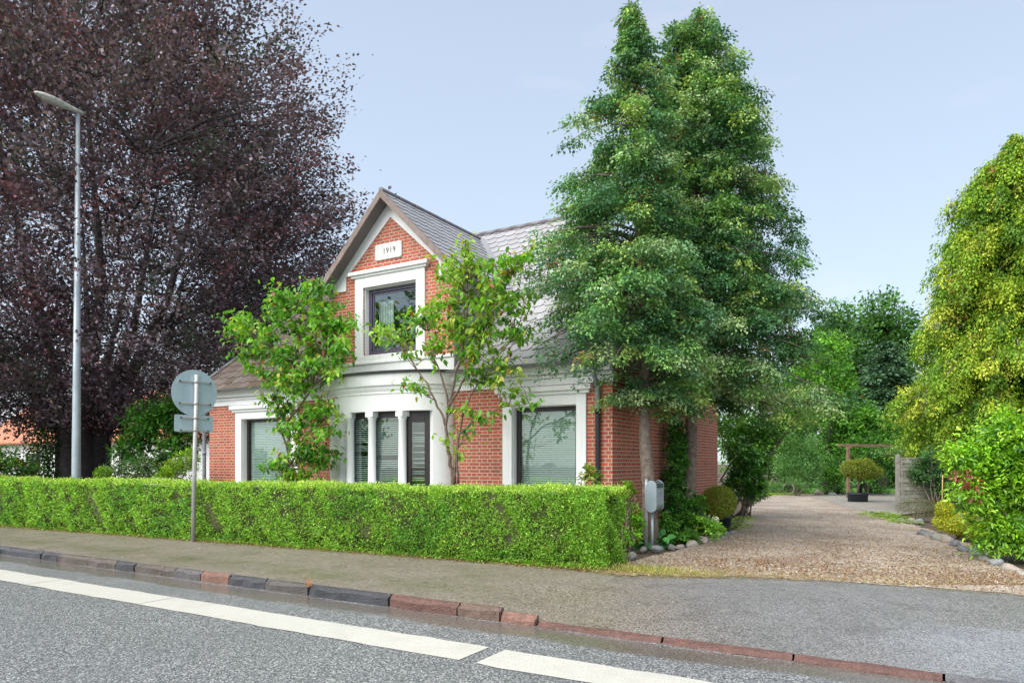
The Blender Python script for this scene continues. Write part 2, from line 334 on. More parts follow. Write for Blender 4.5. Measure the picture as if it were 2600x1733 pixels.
# ================================================================== SETTING
def sheet(name, pts, z, mat, jit=0, seg=.35, kind='structure'):
    P = []
    for i, a in enumerate(pts):
        b = pts[(i+1) % len(pts)]; a = Vector((a[0], a[1])); b = Vector((b[0], b[1])); L = (b-a).length
        k = max(1, min(60, int(L/seg))) if jit and L < 40 else 1
        for j in range(k):
            q = a+(b-a)*j/k
            if jit: q += Vector((random.gauss(0, jit), random.gauss(0, jit)))
            P.append(q)
    bm = bmesh.new(); f = bm.faces.new([bm.verts.new((q.x, q.y, z)) for q in P])
    f.normal_update()
    if f.normal.z < 0: f.normal_flip()
    bmesh.ops.triangulate(bm, faces=bm.faces)
    me = bpy.data.meshes.new(name); bm.to_mesh(me); bm.free()
    return tag(link(name, me, mat), kind=kind)
m = MB()
ys = [(-400, -.22), (5.9, -.22), (6.1, -.22), (9.0, -.03), (900, -.03)]
for (a, za), (b, zb) in zip(ys, ys[1:]): m.face([(-900, a, za), (900, a, za), (900, b, zb), (-900, b, zb)])
tag(m.build('ground', SOIL), kind='structure')
m = MB(); m.face([(-300, -6, -.13), (300, -6, -.13), (300, 5.96, -.13), (-300, 5.96, -.13)]); tag(m.build('road', ROAD), kind='structure')
def dropz(X, Y):
    t = min(1, max(0, (X+4.1)/.7)); t = t*t*(3-2*t); return -.085*t*max(0, 1-(Y-6.0)/2.6)
m = MB(); xs = [-120, -60, -30]+[(-24+.4*i) for i in range(90)]+[20, 60, 120]; yy = [6.0, 6.4, 6.9, 7.5, 8.1, 8.7, 9.2, 9.9]
def yend(X): return min(9.9, 8.74+.062*(X+3.9)+.25) if X < -3.9 else 9.9
for i in range(len(xs)-1):
    for j in range(len(yy)-1):
        q = []
        for X, j2 in ((xs[i], j), (xs[i+1], j), (xs[i+1], j+1), (xs[i], j+1)):
            Y = 6.0+(yy[j2]-6.0)/3.9*(yend(X)-6.0); q.append((X, Y, dropz(X, Y)))
        m.face(q, smooth=True)
tag(m.build('pavement', PAVE), kind='structure')
# white edge line with its joint gap
def marking(pieces):
    m = MB()
    for x0, x1 in pieces:
        n = max(1, int((x1-x0)/.22)); a = [x0+(x1-x0)*i/n for i in range(n+1)]
        jy = [random.gauss(0, .009) for _ in a]; ky = [random.gauss(0, .009) for _ in a]
        for i in range(n): m.face([(a[i], 4.60+jy[i], -.125), (a[i+1], 4.60+jy[i+1], -.125), (a[i+1], 5.06+ky[i+1], -.125), (a[i], 5.06+ky[i], -.125)])
    tag(m.build('road_marking', LINE), kind='structure')
marking([(-60, -14.2), (-14.19, -10.07), (-10.055, -7.6), (-7.585, -3.22), (-3.06, 1.4), (1.5, 30)])
# kerb: split granite blocks, each its own colour
m = MB(); X = -40.0; red = (.17, .085, .065); gry = (.06, .063, .072); brn = (.125, .10, .082); pnk = (.27, .14, .10)
def kb(x0, x1, z1, c, y0=5.93):
    h = []; r = random.Random(int(x0*100))
    n = max(2, int((x1-x0)/.16)); 
    for i in range(n+1):
        x = x0+.009+(x1-x0-.018)*i/n; e = .020 if i in (0, n) else 0
        h.append([(x, y0+e+r.uniform(-.02, .006), -.2), (x, y0+e+r.uniform(-.024, .008), z1-.045+r.uniform(-.016, .014)), (x, y0+.02+e+r.uniform(-.012, .014), z1-.008+r.uniform(-.012, .005)-e*.9), (x, y0+.07, z1+.002+r.uniform(-.006, .003)), (x, y0+.105, z1-.004)])
    for i in range(n):
        for j in range(4): m.face([h[i][j], h[i+1][j], h[i+1][j+1], h[i][j+1]], c)
    for q in (h[0], h[-1]): m.face(q+[(q[0][0], y0+.105, -.2)], c)
joints = [0, 160, 225, 345, 455, 530, 640, 690, 795, 905, 1050, 1225, 1545, 1820, 1988, 2130]
cols = [gry, gry, brn, brn, gry, brn, brn, (.13, .12, .12), pnk, gry, (.11, .10, .09), gry, red, (.19, .12, .09), pnk]
def jx(p, z=0.0):
    px = p/1.5687; py = HZ+(px+1700)*.1262; lo_, hi_ = -40, 5
    for _ in range(40):
        mid = (lo_+hi_)/2
        if proj((mid, 5.93, z))[0] < px: lo_ = mid
        else: hi_ = mid
    return lo_
bx = [jx(p) for p in joints]
xx = -60.0
while xx < bx[0]-.3:
    L = random.uniform(.7, 1.5); kb(xx, min(bx[0], xx+L), 0, random.choice([gry, brn, (.13, .12, .12), red])); xx += L
for a, b, c in zip(bx, bx[1:], cols): kb(a, b, 0 if b < bx[-1]-.01 else -.035, c)
j2 = [jx(p*1.5687, -.08) for p in (1358, 1677, 2012, 2397, 2700)]
for a, b in zip(j2, j2[1:]): kb(a, b, -.083, (.17, .085, .068) if b < j2[-1]-.01 else (.15, .15, .16))
xx = j2[-1]
while xx < 60: kb(xx, xx+1.6, -.083, (.27, .15, .12)); xx += 1.6
tag(m.build('kerb', KERBM), kind='structure')
# gravel drive, paving, lawn, beds
gl = [VG(x, y) for x, y in ((1440, 1292), (1520, 1272), (1590, 1252), (1650, 1238), (1690, 1218), (1712, 1196), (1722, 1165), (1745, 1150), (1775, 1136), (1850, 1133))]
gr = [VG(x, y) for x, y in ((1950, 1142), (2000, 1160), (2000, 1184), (2060, 1195), (2120, 1212), (2180, 1230), (2230, 1250), (2290, 1280), (2352, 1312))]
gpts = [(-3.95, 8.72), (-3.3, 8.5), (-2.6, 8.85), (-2.1, 9.12), (-1.05, 9.42), (.94, 9.5), (3.2, 9.6)]+[(v.x, v.y) for v in gr[::-1]]+[(v.x, v.y) for v in gl[::-1]]
sheet('gravel_drive', gpts, .006, GRAV, .045, .18)
b = [VG(x, y) for x, y in ((1860, 1140), (1940, 1132), (2000, 1130), (2070, 1133), (2150, 1172), (2055, 1184), (1960, 1168))]
sheet('paved_path', [(v.x, v.y) for v in b], .012, PATHM)
b = [VG(x, y) for x, y in ((1800, 1095), (2400, 1095), (2260, 1142), (2000, 1133), (1850, 1130))]
sheet('lawn', [(v.x, v.y) for v in b], .002, LAWN)
# ================================================================== HOUSE
HX0, HX1, HY0, HY1 = -15.35, -4.6, 11.15, 18.15
house = thing('brick_house', 'red brick house with grey slate roof, white trim and a rounded bay', 'house', (-10, 11.15, 0))
def wx(px, Y=HY0): return PY(px, 1100, Y).x
def wz(px, py, Y=HY0): return PY(px, py, Y).z
def wall_grid(mb, x0, x1, z0, z1, holes, ya, yb, col=None):
    X = sorted(set([x0, x1]+[h[0] for h in holes]+[h[1] for h in holes])); Z = sorted(set([z0, z1]+[h[2] for h in holes]+[h[3] for h in holes]))
    for i in range(len(X)-1):
        for j in range(len(Z)-1):
            cx, cz = (X[i]+X[i+1])/2, (Z[j]+Z[j+1])/2
            if any(h[0] < cx < h[1] and h[2] < cz < h[3] for h in holes): continue
            a, b, c, d = X[i], X[i+1], Z[j], Z[j+1]
            mb.face([(a, ya, c), (b, ya, c), (b, ya, d), (a, ya, d)], col); mb.face([(a, yb, c), (a, yb, d), (b, yb, d), (b, yb, c)], col)
    for h in holes:
        a, b, c, d = h
        mb.face([(a, ya, c), (a, ya, d), (a, yb, d), (a, yb, c)], col); mb.face([(b, ya, c), (b, yb, c), (b, yb, d), (b, ya, d)], col)
        mb.face([(a, ya, d), (b, ya, d), (b, yb, d), (a, yb, d)], col); mb.face([(a, ya, c), (a, yb, c), (b, yb, c), (b, ya, c)], col)
WL = (wx(616), wx(742), .78, 2.50); WR = (wx(1302), wx(1465), .70, 2.48)
BAY0, BAY1 = -11.1, -7.92; BC = (BAY0+BAY1)/2; BA = (BAY1-BAY0)/2; BB = .66
GWX0, GWX1 = wx(924.5), wx(1059); GWZ1 = wz(1000, 719.5); GWZ0 = wz(934, 903)
m = MB(); bayhole = (BAY0+.14, BAY1-.14, .3, 2.9)
wall_grid(m, HX0, HX1, -.05, 3.15, [WL, WR, bayhole], HY0, HY0+.3)
# side walls (right one with a door), back wall
def side(X, t, holes):
    q = MB(); wall_grid(q, HY0+.001, HY1, -.05, 3.15, holes, 0, t)
    M = Matrix(((0, 1, 0, X), (1, 0, 0, 0), (0, 0, 1, 0), (0, 0, 0, 1)))
    m.poly([M @ Vector(v) for v in q.v], q.f)
DOORY = (14.15, 15.1)
side(HX1, -.3, [(DOORY[0], DOORY[1], .15, 2.35)]); side(HX0, .3, [])
m.face([(HX0, HY1, -.05), (HX0, HY1, 3.15), (HX1, HY1, 3.15), (HX1, HY1, -.05)])
# gable: rectangle with the window, then the triangle
wall_grid(m, BAY0, BAY1+.02, 3.15, 5.17, [(GWX0, GWX1, GWZ0, GWZ1)], HY0, HY0+.3)
GAX = -9.49
m.prism([(BAY0, 5.17), (BAY1+.02, 5.17), (GAX, 6.80)], HY0, HY0+.3)
m.build('brick_wall', BRICK, house)
# plinth
m = MB(); m.box(HX0-.03, HX1+.03, HY0-.03, HY0+.1, -.1, .28); m.box(HX1-.1, HX1+.03, HY0+.11, HY1, -.1, .28); m.build('plinth', simple('plinth', (.16, .155, .15), .8, nsc=6, amt=.3), house)
# dormer cheeks
m = MB()
for X, s in ((BAY0, 1), (BAY1+.02, -1)):
    m = MB(); m.poly([(X, HY0+.002, 3.3), (X, 12.9, 5.30), (X, HY0+.002, 5.30), (X+s*.15, HY0+.31, 3.3), (X+s*.15, 12.9, 5.30), (X+s*.15, HY0+.31, 5.30)], [(0, 1, 2), (3, 5, 4), (0, 3, 4, 1), (0, 2, 5, 3)])
    m.build('cheek_wall', MATS.get('cheek_render') or simple('cheek_render', (.50, .50, .49), .7, nsc=4, amt=.15, streak=True), house)
# room shell behind the windows
m = MB(); m.box(HX0+.35, HX1-.35, HY0+2.6, HY0+2.7, 0, 3.05); m.box(HX0+.32, HX1-.32, HY0+.32, HY0+2.6, .1, .2); m.box(HX0+.32, HX1-.32, HY0+.32, HY0+2.6, 2.85, 2.95)
for X in (-12.4, -7.2): m.box(X, X+.1, HY0+.32, HY0+2.6, .2, 2.85)
m.build('interior_wall', ROOM, house)
# roof ------------------------------------------------------------
EZ, RZ, EY, RY, BYE = 3.20, 7.14, 10.85, 14.65, 18.45; EX0, EX1, RX0, RX1 = -15.6, -4.35, -13.0, -6.5
def clip(poly, cl):
    def ins(p, a, b): return (b[0]-a[0])*(p[1]-a[1])-(b[1]-a[1])*(p[0]-a[0]) >= -1e-9
    o = poly
    for i in range(len(cl)):
        a, b = cl[i], cl[(i+1) % len(cl)]; q = []
        for j in range(len(o)):
            p, r = o[j], o[(j+1) % len(o)]; ip, ir = ins(p, a, b), ins(r, a, b)
            if ip: q.append(p)
            if ip != ir:
                d1 = (b[0]-a[0])*(p[1]-a[1])-(b[1]-a[1])*(p[0]-a[0]); d2 = (b[0]-a[0])*(r[1]-a[1])-(b[1]-a[1])*(r[0]-a[0]); t = d1/(d1-d2)
                q.append((p[0]+(r[0]-p[0])*t, p[1]+(r[1]-p[1])*t))
        o = q
        if len(o) < 3: return []
    return o
def slates(mb, pts, region=None, moss_and_shade=lambda p: 0, wd=.285, ex=.235):
    """pts: 3-D polygon, first edge is the eave (counter-clockwise seen from outside)"""
    A = Vector(pts[0]); U = (Vector(pts[1])-A).normalized(); Nn = (Vector(pts[1])-A).cross(Vector(pts[2])-A).normalized(); V = Nn.cross(U)
    cl = [((Vector(p)-A).dot(U), (Vector(p)-A).dot(V)) for p in pts]
    if region: 
        cl = clip(cl, region(A, U, V))
        if not cl: return
    T = lambda p, l: A+U*p[0]+V*p[1]+Nn*l
    mb.face([T(p, .0) for p in cl], (.10, .10, .11))
    u0, u1 = min(p[0] for p in cl), max(p[0] for p in cl); v1 = max(p[1] for p in cl)
    r = random.Random(3); row = 0; v = -.04
    while v < v1:
        u = (int(u0/wd)-1)*wd+(wd/2 if row % 2 else 0)
        while u < u1:
            c = .062; g = .003; y0, y1 = v+r.uniform(-.006, .006), v+ex+.05
            s = [(u+g, y0+c), (u+c, y0), (u+wd-c, y0), (u+wd-g, y0+c), (u+wd-g, y1), (u+g, y1)]
            q = clip(s, cl)
            if len(q) >= 3:
                lf = lambda p: .018-.015*max(0, (p[1]-v))/(ex+.05)
                k = r.uniform(.86, 1.1); base = Vector((.36, .355, .37))*k; ms = moss_and_shade(T(q[0], 0)); ms = max(0, min(1, ms+r.uniform(-.12, .12)*(ms > 0)))
                base = base*(1-ms)+Vector((.135, .10, .075))*ms*r.uniform(.85, 1.15)
                top = [T(p, lf(p)) for p in q]; mb.face(top, tuple(base))
                n = len(q)
                for i in range(n):
                    if q[i][1] < y0+c+.01 and q[(i+1) % n][1] < y0+c+.01:
                        mb.face([T(q[i], lf(q[i])-.014), T(q[(i+1) % n], lf(q[(i+1) % n])-.014), top[(i+1) % n], top[i]], (.07, .068, .075))
            u += wd
        v += ex; row += 1
m = MB()
front = [(EX0, EY, EZ), (EX1, EY, EZ), (RX1, RY, RZ), (RX0, RY, RZ)]
mo = lambda p: max(0, min(1, (-11.2-p.x)/1.2))*.9
slates(m, front, lambda A, U, V: [(0, 0), (EX0*-1-11.16, 0), (EX0*-1-11.16, 6), (0, 6)], mo)
slates(m, front, lambda A, U, V: [(EX0*-1-7.72, 0), (12, 0), (12, 6), (EX0*-1-7.72, 6)], lambda p: max(0, 1-abs(p.x+7.9)/.9)*max(0, 1-(p.z-3.2)/2.6)*.8)  # dark slates beside the gable cheek: shadow painted into their tint
slates(m, front, lambda A, U, V: [(EX0*-1-11.16, 2.2), (EX0*-1-7.72, 2.2), (EX0*-1-7.72, 6), (EX0*-1-11.16, 6)])
slates(m, [(EX1, EY, EZ), (EX1, BYE, EZ), (RX1, RY, RZ)]); slates(m, [(EX0, BYE, EZ), (EX0, EY, EZ), (RX0, RY, RZ)], None, lambda p: .8)
slates(m, [(EX1, BYE, EZ), (EX0, BYE, EZ), (RX0, RY, RZ), (RX1, RY, RZ)])
roof = m.build('roof', SLATE, house)
# ridge and hip tiles
m = MB()
def ridge(a, b, r=.075, seg=.42):
    a, b = Vector(a), Vector(b); L = (b-a).length; n = int(L/seg)
    for i in range(n):
        p, q = a+(b-a)*i/n, a+(b-a)*(i+1.08)/n; m.tube([p, q], [r, r*.9], 8, (.15, .14, .15))
ridge((RX0, RY, RZ+.0), (RX1, RY, RZ+.0)); ridge((EX0, EY, EZ+.02), (RX0, RY, RZ), .06); ridge((EX1, EY, EZ+.02), (RX1, RY, RZ), .06)
m.build('ridge_tiles', SLATE, roof)
m = MB(); m.box(HX0-.1, HX1+.1, EY+.04, BYE-.04, EZ-.06, EZ-.03); m.build('eaves_soffit', WHITEP, house)
# cross-gable roof
DY, DZ, DH, DE = 10.85, 6.97, 1.80, 5.17
def yroof(z): return EY+(z-EZ)/(RZ-EZ)*(RY-EY)
XL, XR = GAX-DH+.02, GAX+DH+.02
m = MB()
slates(m, [(XR, DY, DE), (XR, yroof(DE), DE), (GAX, yroof(DZ), DZ), (GAX, DY, DZ)], None, lambda p: 0, .30, .20)
slates(m, [(XL, yroof(DE), DE), (XL, DY, DE), (GAX, DY, DZ), (GAX, yroof(DZ), DZ)], None, lambda p: .2, .30, .20)
groof = m.build('gable_roof', SLATE, house)
m = MB(); ridge((GAX, DY-.03, DZ+.01), (GAX, yroof(DZ)+.1, DZ+.01), .055, .5); m.build('ridge_tiles', SLATE, groof)
m = MB()
for s, X in ((1, XR), (-1, XL)):     # barge boards and soffit
    d = Vector((X-GAX, 0, DE-DZ)); n = Vector((-d.z*s, 0, d.x*s)).normalized() if s > 0 else Vector((d.z, 0, -d.x)).normalized()
    if n.z < 0: n = -n
    a, b = Vector((GAX, 0, DZ)), Vector((X, 0, DE))+d.normalized()*.02
    pr = [a+n*.012, b+n*.012, b-n*.105, Vector((GAX, 0, DZ-.105/abs(n.z)))]
    m.prism([(p.x, p.z) for p in pr], DY-.045, DY-.005)
m.build('barge_board', BARGE, groof, fix=True)
m = MB()
for s, X in ((1, XR), (-1, XL)):
    d = Vector((X-GAX, 0, DE-DZ)); n = Vector((d.z, 0, -d.x)).normalized(); n = -n if n.z < 0 else n
    a, b = Vector((GAX, 0, DZ-.03)), Vector((X, 0, DE-.03)); t = .04
    pr = [a-n*.0, b-n*.0, b-n*t, Vector((GAX, 0, DZ-.03-t/abs(n.z)))]
    m.prism([(p.x, p.z) for p in pr], DY-.004, 13.2 if False else HY0+.02)
m.box(XR-.22, XR-.02, HY0+.02, 12.55, DE-.11, DE-.05); m.box(XL+.02, XL+.22, HY0+.02, 12.55, DE-.11, DE-.05)
m.build('gable_soffit', SOFFIT, groof, fix=True)
m = MB()
for X in (XR, XL):                    # valley lead
    a, b = Vector((X, yroof(DE), DE)), Vector((GAX, yroof(DZ), DZ)); s = 1 if X > GAX else -1
    up = Vector((0, -.72, .694))*.034
    wv = Vector((s, 0, 0))*.11; fv = (b-a)*.03
    m.face([a-fv-wv*.3+up, a-fv+wv*1.2+up, b+wv*1.2+up, b-wv*.3+up])
m.build('valley_flashing', LEAD, roof)
# white trim on gable
m = MB(); ya, yb = HY0-.03, HY0-.001
for s, xe in ((-1, BAY0-.01), (1, BAY1+.03)):
    sh = GAX+s*1.24; pts = [(xe, 5.14), (xe, 5.30), (GAX, 6.86), (GAX, 6.52), (sh, 5.42), (sh, 5.14)]
    m.prism(pts, ya, yb)
m.build('gable_trim', WHITE, house, fix=True)
def surround(name, x0, x1, z0, z1, sl, sr, st, cap, Y=HY0, bottom=None, capo=.06, capx=.12):
    m = MB(); y0 = Y-.045
    m.box(x0-sl, x0, y0, Y-.001, z0, z1+st); m.box(x1, x1+sr, y0, Y-.001, z0, z1+st); m.box(x0, x1, y0, Y-.001, z1, z1+st)
    zc = z1+st
    m.box(x0-sl-capx*.6, x1+sr+capx*.6, y0-.04, Y-.001, zc, zc+cap*.4); m.box(x0-sl-capx, x1+sr+capx, y0-.09, Y-.001, zc+cap*.4, zc+cap)
    if bottom: m.box(x0-sl, x1+sr, y0-.01, Y-.001, z0-bottom, z0-.001)
    return m.build(name, WHITE, None, bevel=.006) , m
def window(x0, x1, z0, z1, fm, Y=HY0, rec=.12, fw=.075, label=None, inner=False, blind=True, sill=True, strm=None):
    fr = MB(); ya, yb = Y+rec, Y+rec+.06
    for a, b, c, d in ((x0, x0+fw, z0, z1), (x1-fw, x1, z0, z1), (x0+fw, x1-fw, z0, z0+fw), (x0+fw, x1-fw, z1-fw, z1)): fr.box(a, b, ya, yb, c, d)
    if inner:
        g = .045; 
        for a, b, c, d in ((x0+fw+.01, x0+fw+g, z0+fw+.01, z1-fw-.01), (x1-fw-g, x1-fw-.01, z0+fw+.01, z1-fw-.01), (x0+fw+g, x1-fw-g, z0+fw+.01, z0+fw+g), (x0+fw+g, x1-fw-g, z1-fw-g, z1-fw-.01)): fr.box(a, b, ya+.022, yb+.0, c, d)
        fw2 = fw+g
    else: fw2 = fw
    f = fr.build('window', fm, house, bevel=.004)
    if label: f['label'] = label
    g = MB(); g.box(x0+fw2-.005, x1-fw2+.005, ya+.032, ya+.04, z0+fw2-.005, z1-fw2+.005); g.build('pane', GLASS, f)
    rv = MB(); t = .012
    rv.box(x0, x0+t, Y+.0, ya-.002, z0, z1-t); rv.box(x1-t, x1, Y+.0, ya-.002, z0, z1-t); rv.box(x0, x1, Y+.0, ya-.002, z1-t, z1); rv.build('reveal', WHITE, f)
    if sill: s = MB(); s.box(x0-.06, x1+.06, Y-.1, ya-.002, z0-.07, z0-.002); s.build('sill', WHITE, f, bevel=.008)
    if blind:
        bl = MB(); z = z0+fw+.02; r = random.Random(int(x0*77))
        while z < z1-fw:
            tl = r.uniform(-.002, .002); bl.face([(x0+fw*.8, ya+.075, z-.002+tl), (x1-fw*.8, ya+.075, z-.002-tl), (x1-fw*.8, ya+.086, z+.029), (x0+fw*.8, ya+.086, z+.029)]); z += .04
        n = max(2, int((x1-x0)/.5))
        for i in range(1, n): X = x0+(x1-x0)*i/n; bl.box(X-.002, X+.002, ya+.07, ya+.073, z0+fw, z1-fw)
        bl.build('blind', BLIND, f)
    return f
wl = window(*WL, DARKFR, label='ground floor window at the left end, behind the young tree')
wr = window(*WR, DARKFR, fw=.09, label='large ground floor window with a table lamp behind its blind')
wg = window(GWX0+.02, GWX1-.0, GWZ0+.02, GWZ1-.01, PURPLE, fw=.085, inner=True, blind=False, sill=False, label='aubergine framed gable window')
def surr(parent, *a, **k):
    o, _ = surround('surround', *a, **k); o.parent = parent; o.matrix_parent_inverse = Matrix.Identity(4); o.data.transform(Matrix.Translation(house.location).inverted())
surr(wl, *WL, .22, .22, .17, .15); surr(wr, *WR, .20, .19, .19, .15)
surr(wg, GWX0, GWX1, GWZ0, GWZ1, .22, .22, .22, .12, bottom=.17)
# curtain strips in the gable window
m = MB()
for i in range(9):
    x = GWX0+.18+i*.045; m.tube([(x, HY0+.3, GWZ0+.05), (x, HY0+.3, GWZ1-.25)], .017, 6)
m.build('curtain', CURT, wg)
# lamp behind the right blind
m = MB(); lx = (WR[0]+WR[1])/2+.42; m.tube([(lx, HY0+.55, .95), (lx, HY0+.55, 1.10)], [.19, .19], 16); m.v = []; m.f = []; m.c = []; m.sm = []
lampt = thing('table_lamp', 'cream shaded table lamp behind the blind of the right window', 'table lamp', (lx, HY0+.55, .7))
m.tube([(lx, HY0+.55, 1.12), (lx, HY0+.55, 1.32)], [.2, .07], 20, cap=False); m.build('lamp_shade', SHADE, lampt)
m = MB(); m.tube([(lx, HY0+.55, .7), (lx, HY0+.55, .72), (lx, HY0+.55, .74), (lx, HY0+.55, 1.2)], [.08, .08, .012, .012], 12); m.build('lamp_base', BEAM, lampt)
m = MB(); m.box(lx-.5, lx+.3, HY0+.38, HY0+.8, .64, .70); 
for a in (-.46, .24): 
    for b in (.42, .74): m.box(lx+a, lx+a+.04, HY0+b, HY0+b+.04, .2, .64)
tag(m.build('side_table', BEAM), 'small wooden table inside the right window, under the lamp', 'table')
# facade cornice
m = MB()
for a, b in ((HX0-.02, BAY0-.005), (BAY1+.005, HX1+.02)):
    m = MB(); m.box(a, b, HY0-.035, HY0-.001, 2.84, 2.96); m.box(a, b, HY0-.07, HY0-.001, 2.963, 3.03); m.box(a, b, HY0-.16, HY0-.001, 3.033, 3.165)
    m.build('cornice', WHITE, house, bevel=.008)
def gutter(name, pts, r=.06, mat=ZINC, parent=None):
    m = MB(); P = [Vector(p) for p in pts]; n = 8; vs = []
    for i, p in enumerate(P):
        t = (P[min(i+1, len(P)-1)]-P[max(i-1, 0)]).normalized(); sd = t.cross(Vector((0, 0, 1))).normalized()
        for rr in (r, r*.86):
            for k in range(n+1): a = math.pi*k/n; vs.append(p+sd*math.cos(a)*rr-Vector((0, 0, 1))*math.sin(a)*rr)
    w2 = 2*(n+1); fs = []
    for i in range(len(P)-1):
        for o in (0, n+1):
            for k in range(n): fs.append((i*w2+o+k, i*w2+o+k+1, (i+1)*w2+o+k+1, (i+1)*w2+o+k))
        for k in (0, n): fs.append((i*w2+k, i*w2+n+1+k, (i+1)*w2+n+1+k, (i+1)*w2+k))
    m.poly(vs, fs, None, True); return m.build(name, mat, parent)
gutter('gutter', [(EX0, EY-.04, EZ-.0), (BAY0-.05, EY-.04, EZ-.0)], parent=house); gutter('gutter', [(BAY1+.1, EY-.04, EZ-.0), (EX1, EY-.04, EZ-.0)], parent=house)
# white base of the gable over the bay
m = MB(); m.box(BAY0-.02, BAY1+.05, HY0-.05, HY0-.001, 3.22, 3.52); m.box(BAY0-.02, BAY1+.05, HY0-.075, HY0-.001, 3.52, 3.575); m.build('gable_base', WHITE, house, bevel=.01)
# ---- bay
def el(th, o=0): return (BC+math.cos(th)*(BA+o), HY0-math.sin(th)*(BB+o))
def thx(px, o=0):
    a, b = 0.02, math.pi-.02
    ts = [a+(b-a)*i/600 for i in range(601)]
    # visible branch: the projected x is monotone near the front
    best = min(ts, key=lambda t: abs(proj((*el(t, o), 2))[0]-px)); return best
bay = MB(); 
def sweep(mb, prof, t0, t1, n=48, close=False):
    vs = []; 
    for i in range(n+1):
        t = t0+(t1-t0)*i/n
        for o, z in prof: vs.append((*el(t, o), z))
    k = len(prof); fs = []
    for i in range(n):
        for j in range(k if close else k-1): a, b = j, (j+1) % k; fs.append((i*k+a, i*k+b, (i+1)*k+b, (i+1)*k+a))
    mb.poly(vs, fs, None, False)
sweep(bay, [(-.24, 2.47), (0, 2.47), (0, 2.80), (.022, 2.81), (.022, 2.85), (.05, 2.90), (.055, 2.955), (.10, 2.965), (.105, 3.0), (.105, 3.19), (-.24, 3.19)], 0, math.pi, 64, True)
sweep(bay, [(-.24, -.05), (.06, -.05), (.06, .30), (0, .34), (0, .72), (.03, .73), (.03, .80), (-.24, .80)], 0, math.pi, 64, True)
tR0, tR1 = thx(1099), 0.0; tL0 = thx(866)
sweep(bay, [(-.22, .8), (0, .8), (0, 2.47), (-.22, 2.47)], 0, tR0, 14, True); sweep(bay, [(-.22, .8), (0, .8), (0, 2.47), (-.22, 2.47)], thx(864), math.pi, 10, True)
for t in (tR0, thx(864)):
    a, b = el(t, 0), el(t, -.22); bay.face([(*a, .8), (*b, .8), (*b, 2.47), (*a, 2.47)])
bayo = bay.build('bay', WHITE, house)
ctop = [(*el(math.pi*i/40, .10), 3.20) for i in range(41)]
m = MB(); m.face([(BAY0, HY0-.05, 3.27)]+ctop[::-1]+[(BAY1, HY0-.05, 3.27)]); m.build('bay_roof', LEAD, bayo)
gutter('bay_gutter', [(*el(math.pi*i/40, .13), 3.235) for i in range(40, -1, -1)], .05, simple('dark_gutter', (.10, .105, .12), .4, .3), bayo)
cols_px = (885.5, 942, 1021)
for px in cols_px:
    t = thx(px, -.05); cx, cy = el(t, -.085); q = MB()
    q.tube([(cx, cy, .80), (cx, cy, .90), (cx, cy, .92), (cx, cy, 2.3), (cx, cy, 2.32), (cx, cy, 2.36)], [.105, .105, .082, .076, .09, .09], 20, cap=False)
    M = Matrix.Translation((cx, cy, 0)) @ Matrix.Rotation(math.atan2(-BB*math.cos(t)*-1, BA*math.sin(t))*-.6, 4, 'Z'); q.box(-.098, .098, -.095, .095, 2.36, 2.469, M=M)
    q.build('column', WHITEP, bayo)
edges = [(866, 885.5), (885.5, 942), (942, 1021), (1021, 1101)]
for i, (pa, pb) in enumerate(edges):
    ta, tb = thx(pa, -.16), thx(pb, -.16); A, B = Vector((*el(ta, -.17), 0)), Vector((*el(tb, -.17), 0)); L = (B-A).length
    ux = (B-A).normalized(); M = Matrix(((ux.x, -ux.y, 0, A.x), (ux.y, ux.x, 0, A.y), (0, 0, 1, 0), (0, 0, 0, 1))); door = i == 3
    fw = .19 if door else .085; fwt = .22 if door else .12; q = MB(); z0, z1 = .8, 2.468; L1 = L+.02
    for a, b, c, d in ((0, fw, z0, z1), (L1-fw, L1, z0, z1), (fw, L1-fw, z0, z0+fwt*.8), (fw, L1-fw, z1-fwt, z1)): q.box(a, b, -.03, .03, c, d, M=M)
    o = q.build('window', DARKFR, bayo, bevel=.004)
    if door: o['label'] = 'broad framed casement at the right end of the bay'
    q = MB(); q.box(fw-.004, L1-fw+.004, -.004, .004, z0+.05, z1-.08, M=M); q.build('pane', GLASS, o)
    q = MB(); z = z0+.1; r = random.Random(i)
    while z < z1-.12:
        if r.random() < (.62 if door else .90):
            q.poly([M @ Vector(v) for v in ((fw*.6, .045, z), (L1-fw*.6, .045, z), (L1-fw*.6, .06, z+.017), (fw*.6, .06, z+.017))], [(0, 1, 2, 3)])
        z += .042
    q.build('blind', BLIND, o)
# downpipes
def pipe(px, X, mat1, mat2, zsplit, Y=HY0-.06, r=.045):
    m = MB(); m.tube([(X, EY-.04, 3.13), (X, EY+.0, 3.03), (X, Y-.17, 2.98), (X, Y, 2.72), (X, Y, zsplit)], r*.95, 12, cap=False); o = m.build('downpipe', mat1, house)
    m = MB(); m.tube([(X, Y, zsplit+.02), (X, Y, .1)], r, 12, cap=False); m.tube([(X, Y, zsplit+.04), (X, Y, zsplit-.04)], r*1.15, 12); m.build('downpipe', mat2, house)
pipe(1517, wx(1518, HY0-.06), GREYP, BLACKP, wz(1517, 1045)); pipe(524, wx(524), GREYP, GREYP, wz(524, 1150))
